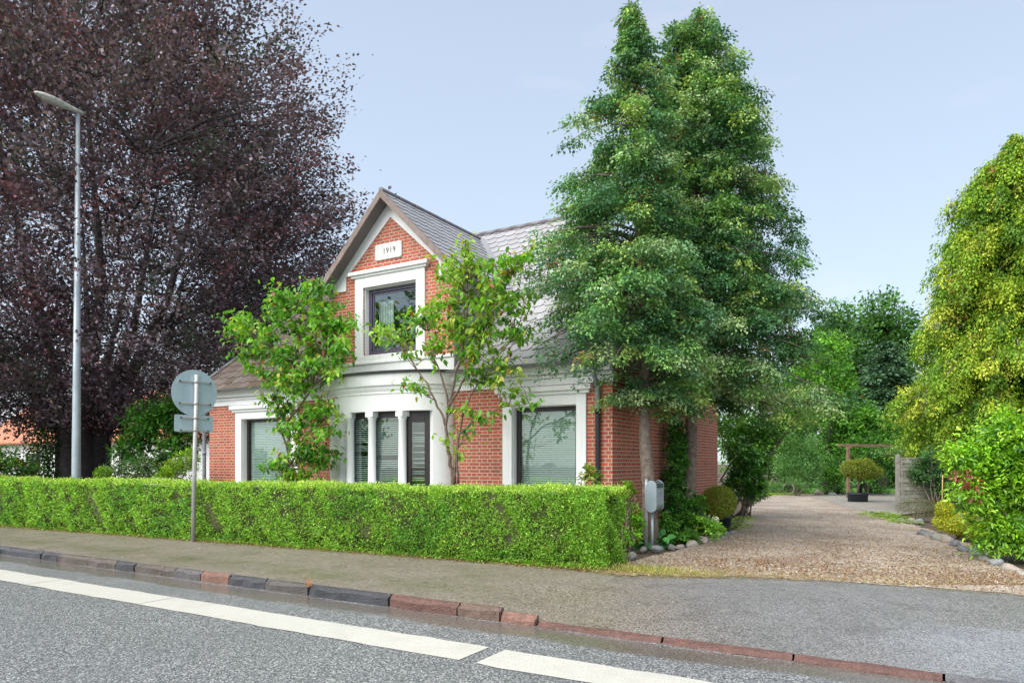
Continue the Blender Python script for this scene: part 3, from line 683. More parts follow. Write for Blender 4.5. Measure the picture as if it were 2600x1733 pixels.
# date plaque
pc = PY(988, 637, HY0); m = MB(); hw, hh, c = .355, .165, .05
pts = []
for sx, sz in ((1, -1), (1, 1), (-1, 1), (-1, -1)):
    arc = [(hw-c+c*math.sin(a*math.pi/8), hh-c+c*math.cos(a*math.pi/8)) for a in range(5)]
    if sx*sz > 0: arc = arc[::-1]
    pts += [(pc.x+sx*x, pc.z+sz*z) for x, z in arc]
m.prism(pts, HY0-.035, HY0-.002); plq = m.build('date_plaque', PLQ, house, bevel=.006, fix=True)
def text(s, size, loc, rot, mat, parent, name='lettering', ext=.002):
    c = bpy.data.curves.new(name, 'FONT'); c.body = s; c.size = size; c.extrude = ext; c.align_x = 'CENTER'; c.align_y = 'CENTER'; c.space_character = 1.15
    o = bpy.data.objects.new(name, c); COL.objects.link(o); dg = bpy.context.evaluated_depsgraph_get(); dg.update()
    me = bpy.data.meshes.new_from_object(o.evaluated_get(dg)); bpy.data.objects.remove(o)
    me.materials.clear(); me.transform(Matrix.Translation(loc) @ rot.to_4x4()); return link(name, me, mat, parent)
text('1919', .155, Vector((pc.x+.03, HY0-.038, pc.z+.0)), Matrix.Rotation(R(90), 3, 'X'), INK, plq, 'numerals')
# side door and its light above
m = MB(); Yd = DOORY; m.box(HX1-.16, HX1-.10, Yd[0], Yd[1], .15, 2.35); d = m.build('side_door', simple('grey_door', (.16, .17, .17), .5), house)
m = MB(); m.tube([(HX1-.07, Yd[0]+.12, 1.15), (HX1-.07, Yd[0]+.24, 1.15)], .012, 8); m.build('handle', ZINC, d)
m = MB(); m.box(HX1+.002, HX1+.03, Yd[0]-.1, Yd[1]+.1, 2.35, 2.5); m.build('lintel', simple('lintel', (.3, .3, .3), .7), house)
# ================================================================== VEGETATION
def rnd_dirs(n):
    a = RNG.normal(size=(n, 3)); return unit(a)
def roofz(x, y):
    z = np.full(len(x), 99.0)
    zf = EZ+(y-EY)/(RY-EY)*(RZ-EZ); zb = EZ+(BYE-y)/(BYE-RY)*(RZ-EZ)
    zl = EZ+(x-EX0)/(RX0-EX0)*(RZ-EZ); zr = EZ+(EX1-x)/(EX1-RX1)*(RZ-EZ)
    return np.minimum(np.minimum(zf, zb), np.minimum(zl, zr))
def outside_house(P, mg=.06):
    x, y, z = P[:, 0], P[:, 1], P[:, 2]
    ins = (x > EX0-mg) & (x < EX1+mg) & (y > EY-mg) & (y < BYE+mg) & (z < roofz(x, y)+mg) & (z > 2.9)
    ins2 = (x > HX0-mg) & (x < HX1+mg) & (y > HY0-mg) & (y < HY1+mg) & (z < 3.3)
    gz = DZ-np.abs(x-GAX)+mg
    ins3 = (np.abs(x-GAX) < DH+mg) & (y > DY-mg-.04) & (y < 14.5) & (z < gz)
    e = ((x-BC)/(BA+.15))**2+((y-HY0)/(BB+.15))**2
    ins4 = (e < 1) & (z < 3.35)
    return ~(ins | ins2 | ins3 | ins4)
def curve(a, b, sag=0.0, n=6, wob=.0):
    a, b = Vector(a), Vector(b); out_ = []
    for i in range(n+1):
        t = i/n; p = a+(b-a)*t; p.z += sag*math.sin(math.pi*t)
        if 0 < i < n and wob: p += Vector((random.gauss(0, wob), random.gauss(0, wob), random.gauss(0, wob*.6)))
        out_.append(p)
    return out_
def taper(r0, r1, n): return [r0+(r1-r0)*(i/n)**.8 for i in range(n+1)]
# ---- copper beech ------------------------------------------------
def beech():
    base = PD(212, 1250, 24.0); base.z = 0
    t = thing('copper_beech_tree', 'huge purple leaved copper beech with dark multi stemmed trunk left of the house', 'tree', base)
    m = MB(); RH, RV = 8.95, 10.3; nodes = []
    for k in range(8):
        a = k*2*math.pi/8+.3; o = Vector((math.cos(a), math.sin(a), 0)); s = base+o*.5
        e = base+o*random.uniform(2.0, 5.2)+Vector((0, 0, random.uniform(8, 14)))
        pts = [s+Vector((0, 0, -.3)), s+Vector((0, 0, .6))-o*.1, s+o*.1+Vector((0, 0, 2.6)), (s+e)/2+Vector((random.gauss(0, .3), random.gauss(0, .3), .5)), e]
        m.tube(pts, [.52, .42, .26, .13, .04], 10); nodes += [pts[2], (pts[2]+pts[3])/2, pts[3], (pts[3]+e)/2, e]
        m.tube([s+o*.5+Vector((0, 0, -.2)), s+Vector((0, 0, .9))], [.3, .2], 8)
    m.build('trunk', BARKD, t)
    m = MB()
    for k in range(46):          # limbs leave the stems and curve up and outwards
        st = random.choice(nodes); a = random.uniform(0, 6.283); z = random.uniform(3.2, 17); o = Vector((math.cos(a), math.sin(a), 0))
        rr = math.sqrt(max(.05, 1-((z-9.2)/RV)**2))*RH*random.uniform(.55, .8); e = base+o*rr+Vector((0, 0, z)); st = min([q for q in nodes[:40] if q.z < z] or nodes[:40], key=lambda q: (q-e).length+random.uniform(0, 2))
        c = curve(st, e, -.05*(e-st).length, 7, .28); m.tube(c, taper(.02+.008*(e-st).length, .012, 7), 6, cap=False); nodes += c[1:]
    NC = 4300
    d = rnd_dirs(NC); d[:, 2] = d[:, 2]*.9+.02; d = unit(d)
    rr = RNG.uniform(.30, 1.0, NC)**.55
    az = np.arctan2(d[:, 1], d[:, 0]); lob = 1+.07*np.sin(3*az+1)+.07*np.sin(7*az+d[:, 2]*6)+.06*np.sin(11*d[:, 2]+2*az)
    P = np.stack([base.x+d[:, 0]*RH*rr*lob, base.y+d[:, 1]*RH*rr*lob, 9.2+d[:, 2]*RV*rr*lob], 1)
    P = P[P[:, 2] > 2.5]; P = P[outside_house(P, .4)]
    NV = np.array([tuple(q) for q in nodes])
    for p in P[::3]:
        dd = np.linalg.norm(NV-p, axis=1)+np.maximum(0, NV[:, 2]-p[2])*1.5; a = Vector(NV[int(dd.argmin())]); p = Vector(p); L = (p-a).length
        m.tube(curve(a, p, L*.06, 4, .08), taper(.008+.008*L, .006, 4), 4, cap=False)
    m.build('branch_work', BARKD, t)
    n = len(P); per = 88; idx = np.repeat(np.arange(n), per); N_ = n*per
    outw = P-np.array([base.x, base.y, 7.0]); outw[:, 2] *= .35; outw = unit(unit(outw)+rnd_dirs(n)*np.array([[.55, .55, .25]]))[idx]
    side = unit(np.cross(outw, np.array([[0, 0, 1.0]]))); up = unit(np.cross(side, outw))
    L = RNG.uniform(.6, 1.2, n)[idx][:, None]
    a = RNG.normal(0, .52, (N_, 1))*L; b = RNG.normal(0, .25, (N_, 1))*L*np.clip(1.25-np.abs(a)*.8, .3, 1.3); c = RNG.normal(0, .055, (N_, 1)); tier = RNG.integers(-1, 2, (N_, 1))*.17
    pos = P[idx]+outw*a+side*b+up*(c+tier+.25*a)-np.array([[0, 0, 1]])*(a**2)*.12
    ax = unit(outw+rnd_dirs(N_)*.8); nn = unit(np.array([[0, 0, 1.0]])-.3*outw+rnd_dirs(N_)*.8)
    ok = outside_house(pos) & (pos[:, 2] > 1.7)
    q = np.array([(.21, .095, .12), (.17, .12, .155), (.13, .10, .125), (.08, .105, .085), (.23, .175, .20)]); v = RNG.choice(5, n, p=[.13, .34, .26, .10, .17])
    col = q[v][idx]*np.clip(1+RNG.normal(0, .35, (N_, 1)), .35, 2.2)
    leaves('crown', pos[ok], ax[ok], nn[ok], RNG.uniform(.09, .16, ok.sum()), col[ok], COPPER, t, .62, .1)
    return base
BB_ = beech()
# ---- conifers ----------------------------------------------------
def conifer(name, label, base, top, prof, pal, nbr, spr, per, leaf, group=None, trunk_r=.13, droop=.55, lean=0, zmin=1.7, mat=NEEDLE, hang=1.0, wide=.215, bark=BARK, skew=None, elong=1.35, vz=.62, tipd=.24, seed=3):
    """prof(z) -> (radius to the camera's left, radius to its right)"""
    random.seed(seed); t = thing(name, label, 'tree', base, group); m = MB(); top = Vector(top)
    axis = lambda z: base+(top-base)*((z-base.z)/(top.z-base.z))
    pts = [axis(base.z+(top.z-base.z)*i/10) for i in range(11)]; pts[0] = pts[0]-Vector((0, 0, .15))
    for i in range(2, 10): pts[i] = pts[i]+Vector((random.gauss(0, .03), random.gauss(0, .03), 0))
    rad = [trunk_r*(1-.09*i)+(.05 if i == 0 else 0) for i in range(11)]; m.tube(pts, rad, 12); m.build('trunk', bark, t)
    m = MB(); S = []; D = []; W = []
    for gidx in range(nbr//3):
        f = (gidx+random.random())/(nbr//3); zg = zmin+(top.z-.12-zmin)*f; ag = gidx*2.39996+random.gauss(0, .35); lg = random.choice([random.uniform(.45, .8), random.uniform(.85, 1.0), random.uniform(.95, 1.12), random.uniform(1.0, 1.24)]); cg = random.random()
        for q_ in range(3):
            z = min(top.z-.1, max(zmin, zg+random.gauss(0, .13))); a = ag+random.gauss(0, .30); o = Vector((math.cos(a), math.sin(a), 0))
            l, r = prof(z); R_ = (r+l)/2+(r-l)/2*o.dot(RT); pr0 = wide*min(1.0, .45+.4*R_)
            Lb = max(.05, R_*lg*random.uniform(.78, 1.04)-pr0*.75); a0 = axis(z)
            rise = random.uniform(-.05, .22)*Lb; tip = a0+o*Lb+Vector((0, 0, rise-tipd*Lb)); c = curve(a0-Vector((0, 0, .05*Lb)), tip, .12*Lb, 5, .025)
            m.tube(c, taper(.010+.011*Lb, .004, 5), 4, cap=False)
            k = max(2, int(spr*Lb+1.3)); sd = Vector((-o.y, o.x, 0))
            for j in range(k):
                u = 1.0 if j == 0 else random.uniform(.3, .98)**.7; ii = min(4, int(u*5)); q = c[ii]+(c[ii+1]-c[ii])*(u*5-ii); spread = (1.05-u)*.3*Lb+.02
                S.append(q+sd*random.gauss(0, spread)+Vector((0, 0, random.gauss(-.02, .05)))); D.append((o*random.uniform(.5, 1)+sd*random.gauss(0, .45)).normalized()); W.append(((cg+random.gauss(0, .13)) % 1.0, pr0*random.uniform(.55, 1.25)))
    m.build('branch_work', bark, t)
    S = np.array([tuple(s) for s in S]); D = np.array([tuple(s) for s in D]); PR = np.array([w_[1] for w_ in W]); W = np.array([w_[0] for w_ in W])
    ok = outside_house(S, .12); S, D, W, PR = S[ok], D[ok], W[ok], PR[ok]; n = len(S)
    cnt = np.maximum(20, (per*(PR/wide)**1.6)).astype(int); idx = np.repeat(np.arange(n), cnt); N_ = len(idx)
    d = D[idx]; sd = unit(np.cross(d, np.array([[0, 0, 1.0]]))); ph = RNG.uniform(0, 6.28, (n, 3))[idx]
    g = rnd_dirs(N_); g[:, 2] = np.where(RNG.uniform(0, 1, N_) < .7, np.abs(g[:, 2]), g[:, 2]); th = np.arctan2(g[:, 1], g[:, 0])
    rr = RNG.uniform(.55, 1.0, N_)*(1+.28*np.sin(3*th+ph[:, 0])+.22*np.sin(7*th+ph[:, 1])+.15*np.sin(6*g[:, 2]+ph[:, 2])); pr = (PR[idx]*rr)[:, None]
    rim = (g[:, :1]**2+g[:, 1:2]**2); fr_ = (RNG.uniform(0, 1, (N_, 1)) < .35)*np.abs(RNG.normal(0, 1, (N_, 1)))*np.maximum(0, np.sin(th*9+ph[:, 1]*3))[:, None]
    pos = S[idx]+d*g[:, :1]*pr*elong+sd*g[:, 1:2]*pr*.85+np.array([[0, 0, 1.0]])*(g[:, 2:3]*pr*vz-(g[:, :1] > 0)*g[:, :1]**2*pr*.85*droop-rim*pr*.2*droop-fr_*rim*PR[idx][:, None]*.6*hang)
    ax = unit(d*g[:, :1]+sd*g[:, 1:2]+np.array([[0, 0, -1.0]])*(.2+.8*rim)*droop+rnd_dirs(N_)*.5); nn = unit(d*g[:, :1]*.5+sd*g[:, 1:2]*.5+np.array([[0, 0, .9]])*(.3+g[:, 2:3])+rnd_dirs(N_)*.5)
    pal = np.array(pal); ci = np.minimum((W*len(pal)).astype(int), len(pal)-1); c = pal[ci][idx]*(RNG.uniform(.8, 1.2, n)[idx][:, None])*np.clip(1+RNG.normal(0, .16, (N_, 1)), .4, 1.8)
    rust = (RNG.uniform(0, 1, n)[idx] < .02) & (RNG.uniform(0, 1, N_) < .35); c[rust] = np.array([.36, .14, .05])
    ok = outside_house(pos, .03); leaves('crown', pos[ok], ax[ok], nn[ok], RNG.uniform(.7, 1.25, ok.sum())*leaf, c[ok], mat, t, .55, .1)
    return t
def interp(tab):
    ys = [a[0] for a in tab]
    def f(z):
        L = np.interp(z, ys, [a[1] for a in tab]); R_ = np.interp(z, ys, [a[2] for a in tab]); return float(L), float(R_)
    return f
def vprof(rows, d, ax):
    """rows (y, left x, right x) on the photograph for a tree at depth d with its axis at ax(y)"""
    out_ = []
    for y, l, r in rows:
        z = H+(HZ-y*K)/F*d; out_.append((z, (ax(y)-l)*K*d/F, (r-ax(y))*K*d/F))
    return interp(sorted(out_))
GP = [(0.086, 0.227, 0.073), (0.133, 0.306, 0.08), (0.08, 0.194, 0.093), (0.199, 0.372, 0.099), (0.172, 0.333, 0.16), (0.293, 0.452, 0.212), (0.399, 0.532, 0.253), (0.359, 0.505, 0.133), (0.186, 0.372, 0.086), (0.106, 0.253, 0.106), (0.059, 0.165, 0.059), (0.071, 0.189, 0.083)]
dL, dR = 12.0, 14.1; SL, SR_ = 12, 31
axL = lambda y: 1450+(1493-1450)*y/1250; axR = lambda y: 1604-(1604-1578)*y/1250
bL = VD(1495, 1250, dL); bL.z = 0; tL = VD(1450, 2, dL)
bR = VD(1582, 1225, dR); bR.z = 0; tR = VD(1603, 22, dR)
rowsL = [(0, 1436, 1466), (60, 1413, 1490), (110, 1415, 1530), (160, 1378, 1550), (240, 1345, 1570), (300, 1280, 1560), (350, 1320, 1560), (410, 1270, 1570), (460, 1280, 1580), (510, 1236, 1590), (590, 1215, 1600), (650, 1165, 1610), (720, 1145, 1620), (780, 1215, 1640), (850, 1235, 1650), (880, 1320, 1640), (930, 1375, 1600), (1000, 1450, 1520)]
rowsR = [(20, 1575, 1630), (50, 1550, 1650), (90, 1515, 1685), (130, 1490, 1705), (180, 1480, 1720), (240, 1470, 1750), (290, 1480, 1800), (350, 1480, 1805), (420, 1480, 1800), (500, 1510, 1850), (580, 1500, 1890), (660, 1490, 1870), (720, 1480, 1900), (780, 1480, 1920), (850, 1480, 1925), (900, 1500, 1890), (940, 1540, 1780), (980, 1570, 1680)]
conifer('cypress_tree', 'dark green cypress with a bare brown trunk directly behind the mailbox, left of a pair', bL, tL, vprof(rowsL, dL, axL), GP, 520, 2.6, 125, .060, 'pair of old cypresses beside the house', .125, zmin=2.4, droop=.8, seed=SL)
conifer('cypress_tree', 'dark green cypress with pale leaning trunk beside the drive, right of a pair', bR, tR, vprof(rowsR, dR, axR), GP, 650, 2.6, 125, .064, 'pair of old cypresses beside the house', .145, zmin=2.75, droop=.8, seed=SR_)
dY = 22.0; axY = lambda y: 2335
bY = VD(2335, 1150, dY); bY.z = 0; tY = VD(2330, 312, dY)
YP = [(.28, .42, .03), (.38, .49, .04), (.20, .36, .03), (.46, .53, .06), (.14, .28, .03), (.10, .22, .03), (.24, .40, .03)]
rowsY = [(312, 2318, 2345), (345, 2285, 2375), (385, 2235, 2420), (450, 2205, 2450), (540, 2172, 2480), (640, 2145, 2510), (740, 2120, 2545), (830, 2088, 2570), (930, 2078, 2590), (1000, 2112, 2600), (1050, 2100, 2600)]
conifer('golden_cypress_tree', 'tall yellow green drooping conifer at the right edge, behind the timber fence panel', bY, tY, vprof(rowsY, dY, axY), YP, 1000, 1.5, 125, .095, None, .22, droop=1.4, zmin=1.3, hang=2.4, wide=.30, elong=.95, vz=1.0, tipd=.45)
# ---- young trees in front of the house ---------------------------
def young_tree(label, Y, stems, clumps, pal, leaf=.125, dens=1.0, wts=None):
    b = stems[0][0]; bx = b[0]*K; d0 = depthY(bx, Y); base = PD(bx, b[1]*K, d0); g = Vector((base.x, base.y, 0))
    t = thing('young_cherry_tree', label, 'tree', g, 'young trees between hedge and bay'); m = MB(); nodes = []
    for st in stems:
        P = [PY(x*K, y*K, Y+dy) for x, y, dy in st['p']] if isinstance(st, dict) else [PY(x*K, y*K, Y) for x, y in st]
        if st is stems[0]: P = [Vector((P[0].x, P[0].y, -.05))]+P
        fine = []
        for a, c in zip(P, P[1:]):
            for i in range(4): q = a+(c-a)*i/4; fine.append(q+Vector((random.gauss(0, .012),)*3) if i else q)
        fine.append(P[-1]); r0 = .042 if st is stems[0] else .024
        m.tube(fine, taper(r0, .008, len(fine)-1), 8); nodes += fine
    cen = []; 
    for x, y, r in clumps:
        rr = r*K*d0/F
        # a clump of radius rr is filled with several small sprays, in depth too
        for q in range(max(2, int((r/10)**2))):
            o = Vector((random.gauss(0, .42), random.gauss(0, .55), random.gauss(0, .40)))*rr
            c = PY(x*K, y*K, Y+random.gauss(0, .22))+RT*o.x+FW*o.y+Vector((0, 0, o.z))
            if c.y > HY0-.75 and c.z < 3.4: c.y = HY0-.8-random.random()*.3
            if c.y > DY-.12: c.y = DY-.15-random.random()*.2
            cen.append(c)
    pos = []; ax = []; nn = []; cc = []; pal = np.array(pal)
    for c in cen:
        cand = [q for q in nodes if q.z < c.z+.1]; cand = cand or nodes
        a = min(cand, key=lambda q: (q-c).length+max(0, q.z-c.z+.25)*1.2)
        L = (c-a).length; cu = curve(a, c, -.06*L, 5, .03*L); m.tube(cu, taper(.006+.006*L, .003, 5), 5, cap=False)
        base_c = pal[RNG.choice(len(pal), p=wts)]
        k = int(random.uniform(13, 19)*dens)
        for j in range(k):
            u = random.random(); q = (cu[4]+(cu[5]-cu[4])*u) if random.random() < .45 else c+Vector((random.gauss(0, .11), random.gauss(0, .11), random.gauss(0, .08)))
            o = Vector((random.gauss(0, 1), random.gauss(0, 1), -random.uniform(.2, 1.5))); pos.append(tuple(q)); ax.append(tuple(o)); nn.append((random.gauss(0, .5), random.gauss(0, .5)-.25, 1))
            cc.append(tuple(base_c*random.uniform(.7, 1.25)))
    m.build('trunk', TWIG, t); pos = np.array(pos); ok = outside_house(pos, .02)
    cc = np.array(cc); rd = RNG.uniform(0, 1, len(cc)) < .03; cc[rd] = (.30, .10, .03); yl = RNG.uniform(0, 1, len(cc)) < .06; cc[yl] = (.42, .38, .05)
    leaves('crown', pos[ok], np.array(ax)[ok], np.array(nn)[ok], RNG.uniform(.65, 1.2, ok.sum())*leaf, cc[ok], LEAF, t, .55, .07, 'long')
LPAL = [(.13, .36, .03), (.20, .46, .045), (.08, .25, .025), (.28, .50, .055), (.05, .17, .025)]
young_tree('bushy young tree with bright green leaves in front of the left ground floor window', 10.15,
    [[(657, 1108), (662, 1050), (668, 960), (674, 880), (678, 800), (692, 720), (725, 645)], [(662, 1040), (640, 960), (632, 880), (625, 800)], [(668, 960), (712, 900), (750, 820), (770, 760)], [(664, 1070), (700, 1000), (750, 960)]],
    [(725, 645, 35), (665, 692, 42), (730, 700, 48), (640, 722, 36), (780, 740, 42), (562, 748, 44), (530, 752, 26), (612, 762, 30), (700, 765, 50), (780, 792, 42), (590, 803, 42), (650, 812, 44), (720, 830, 44), (640, 862, 40), (590, 850, 22), (690, 885, 44), (755, 850, 30), (650, 935, 36), (720, 940, 34), (670, 985, 38), (765, 945, 24), (740, 995, 34), (700, 1040, 40), (640, 1055, 26), (740, 1045, 34), (775, 1040, 16), (675, 1085, 38), (720, 1090, 25), (620, 915, 18), (790, 830, 20)], LPAL, dens=1.35, wts=[.34, .26, .2, .14, .06])
RPAL = [(.20, .44, .04), (.29, .50, .055), (.12, .31, .03), (.34, .46, .08), (.06, .18, .03)]
young_tree('open branched young tree with yellow green leaves in front of the rounded bay', 10.05,
    [[(1040, 1112), (1034, 1050), (1024, 985), (1030, 930), (1045, 870), (1062, 800), (1075, 700), (1070, 590)], [(1022, 975), (1000, 920), (972, 870), (935, 810), (905, 760)], [(1028, 940), (1060, 880), (1100, 800), (1140, 700), (1185, 610)], [(1052, 1110), (1050, 1040), (1062, 960), (1085, 900), (1130, 840), (1180, 770)], [(1045, 1112), (1052, 1000), (1095, 960), (1150, 935), (1215, 925)], [(1030, 930), (1005, 840), (985, 760)]],
    [(1070, 575, 28), (1040, 620, 40), (1100, 615, 32), (1180, 602, 38), (1213, 585, 20), (1140, 640, 34), (1050, 672, 38), (1105, 680, 48), (1170, 695, 42), (1000, 705, 34), (960, 732, 32), (888, 755, 30), (925, 772, 30), (1045, 742, 46), (1118, 760, 44), (1175, 765, 32), (995, 792, 34), (1075, 805, 36), (1140, 822, 32), (1195, 765, 20), (945, 810, 20), (1085, 855, 26), (1145, 868, 30), (1180, 892, 18), (965, 872, 20), (1190, 852, 14), (1060, 930, 22), (1100, 955, 22), (1150, 930, 16), (1212, 922, 15), (1080, 1000, 16), (1022, 1004, 15), (1060, 1035, 12), (930, 882, 16)], RPAL, dens=.9, wts=[.33, .25, .22, .12, .08])
# ---- the clipped hedge -------------------------------------------
def hedge():
    hx0, hx1, th, hh = -27.0, -3.70, .78, 1.09
    yf = lambda x: 8.72+.062*(x+3.9)
    t = thing('clipped_hedge', 'long clipped bright green hedge along the pavement in front of the house', 'hedge', ((hx0+hx1)/2, yf(-15)+.4, 0))
    m = MB(); nx, r = 160, random.Random(5); rows = []
    for i in range(nx+1):
        x = hx0+(hx1-.12-hx0)*i/nx; y = yf(x); w = lambda s: r.gauss(0, s)
        rows.append([(x, y+.22, 0), (x, y+.10+w(.015), .25), (x, y+.09+w(.015), .7), (x, y+.13, hh-.09+w(.008)), (x, y+th-.13, hh-.09+w(.008)), (x, y+th-.1, .6), (x, y+th-.12, 0)])
    for i in range(nx):
        for j in range(6): m.face([rows[i][j], rows[i+1][j], rows[i+1][j+1], rows[i][j+1]])
    m.face(rows[-1]); m.face(rows[0][::-1]); m.build('twig_core', HEDGECORE, t)
    def surf(n, kind):
        if kind == 'end': x = np.full(n, hx1)
        else:
            x = hx1-(hx1-hx0)*RNG.uniform(0, 1, n)**1.65
        u = RNG.uniform(0, 1, n)
        # billowing face: lumps from shoots, plus hollows where the brown twigs show
        if kind == 'front':
            z = u*hh; y = 8.72+.062*(x+3.9)-.045*np.sin(x*1.9+z*3)-.045*np.sin(x*5.3+1+z*2)-.035*np.sin(x*11+z*9); y = y+.10*np.clip((.22-z)/.22, 0, 1)*(.5+.5*np.sin(x*7))+.10*np.clip((z-.86)/.23, 0, 1)**2-.03*(RNG.uniform(0, 1, n) < .05); nrm = np.tile([[0, -1, .25]], (n, 1))
        elif kind == 'top':
            y = 8.72+.062*(x+3.9)+u*th; z = hh-.015+.020*np.sin(x*1.3+1)+.014*np.sin(x*4+y*5)+.012*np.sin(x*9)+.03*(RNG.uniform(0, 1, n) < .05)*RNG.uniform(0, 1.6, n)-.06*np.clip((u-.9)/.1, 0, 1)-.04*np.clip((.06-u)/.06, 0, 1); nrm = np.tile([[0, -.1, 1]], (n, 1))
        elif kind == 'back':
            z = u*hh; y = 8.72+.062*(x+3.9)+th+0*z; nrm = np.tile([[0, 1, .2]], (n, 1))
        else:
            z = u*hh; v = RNG.uniform(0, 1, n); y = 8.72+v*th; x = x+.06*np.sin(y*9+z*7)-.16*np.clip((z-.8)/.29, 0, 1)**2-.20*np.abs(v-.5)**3*8; nrm = np.tile([[1, -.1, .2]], (n, 1))
        return np.stack([x, y, z], 1), nrm
    P = []; Nn = []; Q = []
    for n, k in ((38000, 'front'), (15500, 'top'), (2500, 'back'), (4300, 'end')):
        p, q = surf(n, k); P.append(p); Nn.append(q); Q.append(np.full(n, k == 'top'))
    P = np.concatenate(P); Nn = np.concatenate(Nn); top = np.concatenate(Q)
    hole = (np.sin(P[:, 0]*2.3+np.sin(P[:, 2]*6)*1.5)+np.sin(P[:, 0]*5.1+P[:, 2]*7.7+1)+np.sin(P[:, 0]*9.7-P[:, 2]*13)) 
    keep = (hole < 1.6) | (RNG.uniform(0, 1, len(P)) < .35) | top; P, Nn, top, hole = P[keep], Nn[keep], top[keep], hole[keep]
    per = 3; idx = np.repeat(np.arange(len(P)), per); N_ = len(idx)
    pos = P[idx]+RNG.normal(0, .018, (N_, 3))-Nn[idx]*RNG.uniform(0, .05, (N_, 1)); ax = unit(Nn[idx]*.8+rnd_dirs(N_)*1.0+np.array([[0, 0, .35]])); nn = rnd_dirs(N_)+np.array([[0, -.3, .6]])
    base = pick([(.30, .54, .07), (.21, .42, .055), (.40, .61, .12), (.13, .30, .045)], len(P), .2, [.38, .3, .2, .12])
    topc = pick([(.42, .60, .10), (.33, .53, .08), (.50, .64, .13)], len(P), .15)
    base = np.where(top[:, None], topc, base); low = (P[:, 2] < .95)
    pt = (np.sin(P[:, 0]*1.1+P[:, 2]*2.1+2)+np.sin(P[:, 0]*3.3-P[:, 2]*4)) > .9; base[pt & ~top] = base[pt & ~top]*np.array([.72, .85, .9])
    br = RNG.uniform(0, 1, len(P)) < .02; base[br & ~top] = (.24, .13, .05)
    c = base[idx]*np.clip(1+RNG.normal(0, .25, (N_, 1)), .4, 1.7)
    sz = RNG.uniform(.026, .046, N_)*np.clip(.9+(-3.9-pos[:, 0])*.03, .9, 1.5)
    leaves('foliage', pos, ax, nn, sz, c, LEAF, t, .55, .08)
hedge()
# ---- generic leafy plants ----------------------------------------
def blob_plant(name, label, cat, base, lobes, pal, n, leaf, stems=4, mat=LEAF, aspect=.5, shape='diamond', droop=.2, group=None, wts=None, stem_mat=None, shell=.55, stemr=.02, clump=.0, jit=.22, jitter_z=0):
    """lobes: (centre Vector, rx, ry, rz)"""
    base = Vector(base); base.z = max(base.z, 0) if base.z > -.02 else 0
    t = thing(name, label, cat, base, group); wv = np.array([a[1]*a[3] for a in lobes]); k = RNG.choice(len(lobes), n, p=wv/wv.sum())
    C = np.array([tuple(a[0]) for a in lobes]); RR = np.array([[a[1], a[2], a[3]] for a in lobes])
    if clump:
        nc = max(6, int(n/clump)); kc = RNG.choice(len(lobes), nc, p=wv/wv.sum()); dc = rnd_dirs(nc); rc = RNG.uniform(0, 1, nc)**shell
        cc = C[kc]+dc*RR[kc]*rc[:, None]*(1+.12*np.sin(dc[:, 2:3]*9+dc[:, :1]*7)); i2 = RNG.integers(0, nc, n); s = RR.mean()*.16*(8/max(1, len(lobes)))**0
        pos = cc[i2]+RNG.normal(0, 1, (n, 3))*min(s, .5)*np.array([1, 1, .75]); d = dc[i2]; cb = pick(pal, nc, .12, wts)[i2]
    else:
        d = rnd_dirs(n); r = RNG.uniform(0, 1, n)**(shell*.5); pos = C[k]+d*RR[k]*r[:, None]; cb = pick(pal, n, .1, wts)
    ax = unit(d*np.array([1, 1, .6])+rnd_dirs(n)*.8+np.array([[0, 0, -droop]])); nn = unit(np.array([[0, 0, 1.0]])+rnd_dirs(n)*.6+d*.4)
    col = cb*np.clip(1+RNG.normal(0, jit, (n, 1)), .4, 1.8); ok = outside_house(pos, .02) & (pos[:, 2] > .02)
    m = MB(); rs = random.Random(n)
    for i in range(stems):
        a = rs.choice(lobes); tp = Vector(a[0])+Vector((rs.uniform(-.5, .5)*a[1], rs.uniform(-.5, .5)*a[2], rs.uniform(-.1, .6)*a[3]))
        s = base+Vector((rs.uniform(-1, 1)*stemr*3, rs.uniform(-1, 1)*stemr*3, -.05)); m.tube(curve(s, tp, 0, 5, .04*(tp-s).length), taper(stemr, stemr*.25, 5), 6)
    if stems: m.build('stems' if stemr < .05 else 'trunk', stem_mat or BARK, t)
    leaves('foliage' if stemr < .05 else 'crown', pos[ok], ax[ok], nn[ok], RNG.uniform(.65, 1.2, ok.sum())*leaf, col[ok], mat, t, aspect, .08, shape)
    return t
def lobesV(d, L, ry=None):
    """photo positions (x, y, rx, rz in photo units) at depth d -> lobes"""
    s = K*d/F; return [(VD(x, y, d+(random.uniform(-.5, .5)*rx*s*.5)), rx*s, (ry or rx*s), rz*s) for x, y, rx, rz in L]
def gbase(x, d): p = VD(x, 1100, d); p.z = 0; return p
DG = [(.045, .13, .03), (.07, .18, .035), (.09, .22, .045), (.04, .11, .03)]
MG = [(.09, .26, .035), (.13, .33, .05), (.07, .19, .03), (.17, .38, .06)]
BG = [(.20, .48, .03), (.28, .56, .045), (.13, .34, .03), (.36, .60, .06)]
BLG = [(.08, .20, .07), (.11, .26, .09), (.06, .15, .05), (.15, .30, .12)]
# laurel at the right edge
blob_plant('laurel_bush', 'large glossy bright green laurel bush at the right edge of the drive', 'bush', gbase(2360, 10.3), lobesV(10.3, [(2330, 1090, 105, 105), (2400, 1040, 110, 100), (2265, 1040, 66, 55), (2235, 1120, 55, 60), (2420, 1170, 110, 100), (2290, 1190, 62, 60), (2200, 1050, 34, 38), (2330, 985, 80, 45), (2290, 1240, 50, 36), (2350, 1235, 60, 45)]), [(.28, .56, .03), (.38, .64, .05), (.10, .27, .03), (.18, .42, .03)], 27000, .082, 9, GLOSSLEAF, .42, 'long', .0, wts=[.36, .28, .2, .16], clump=11, shell=.75)
m = MB()
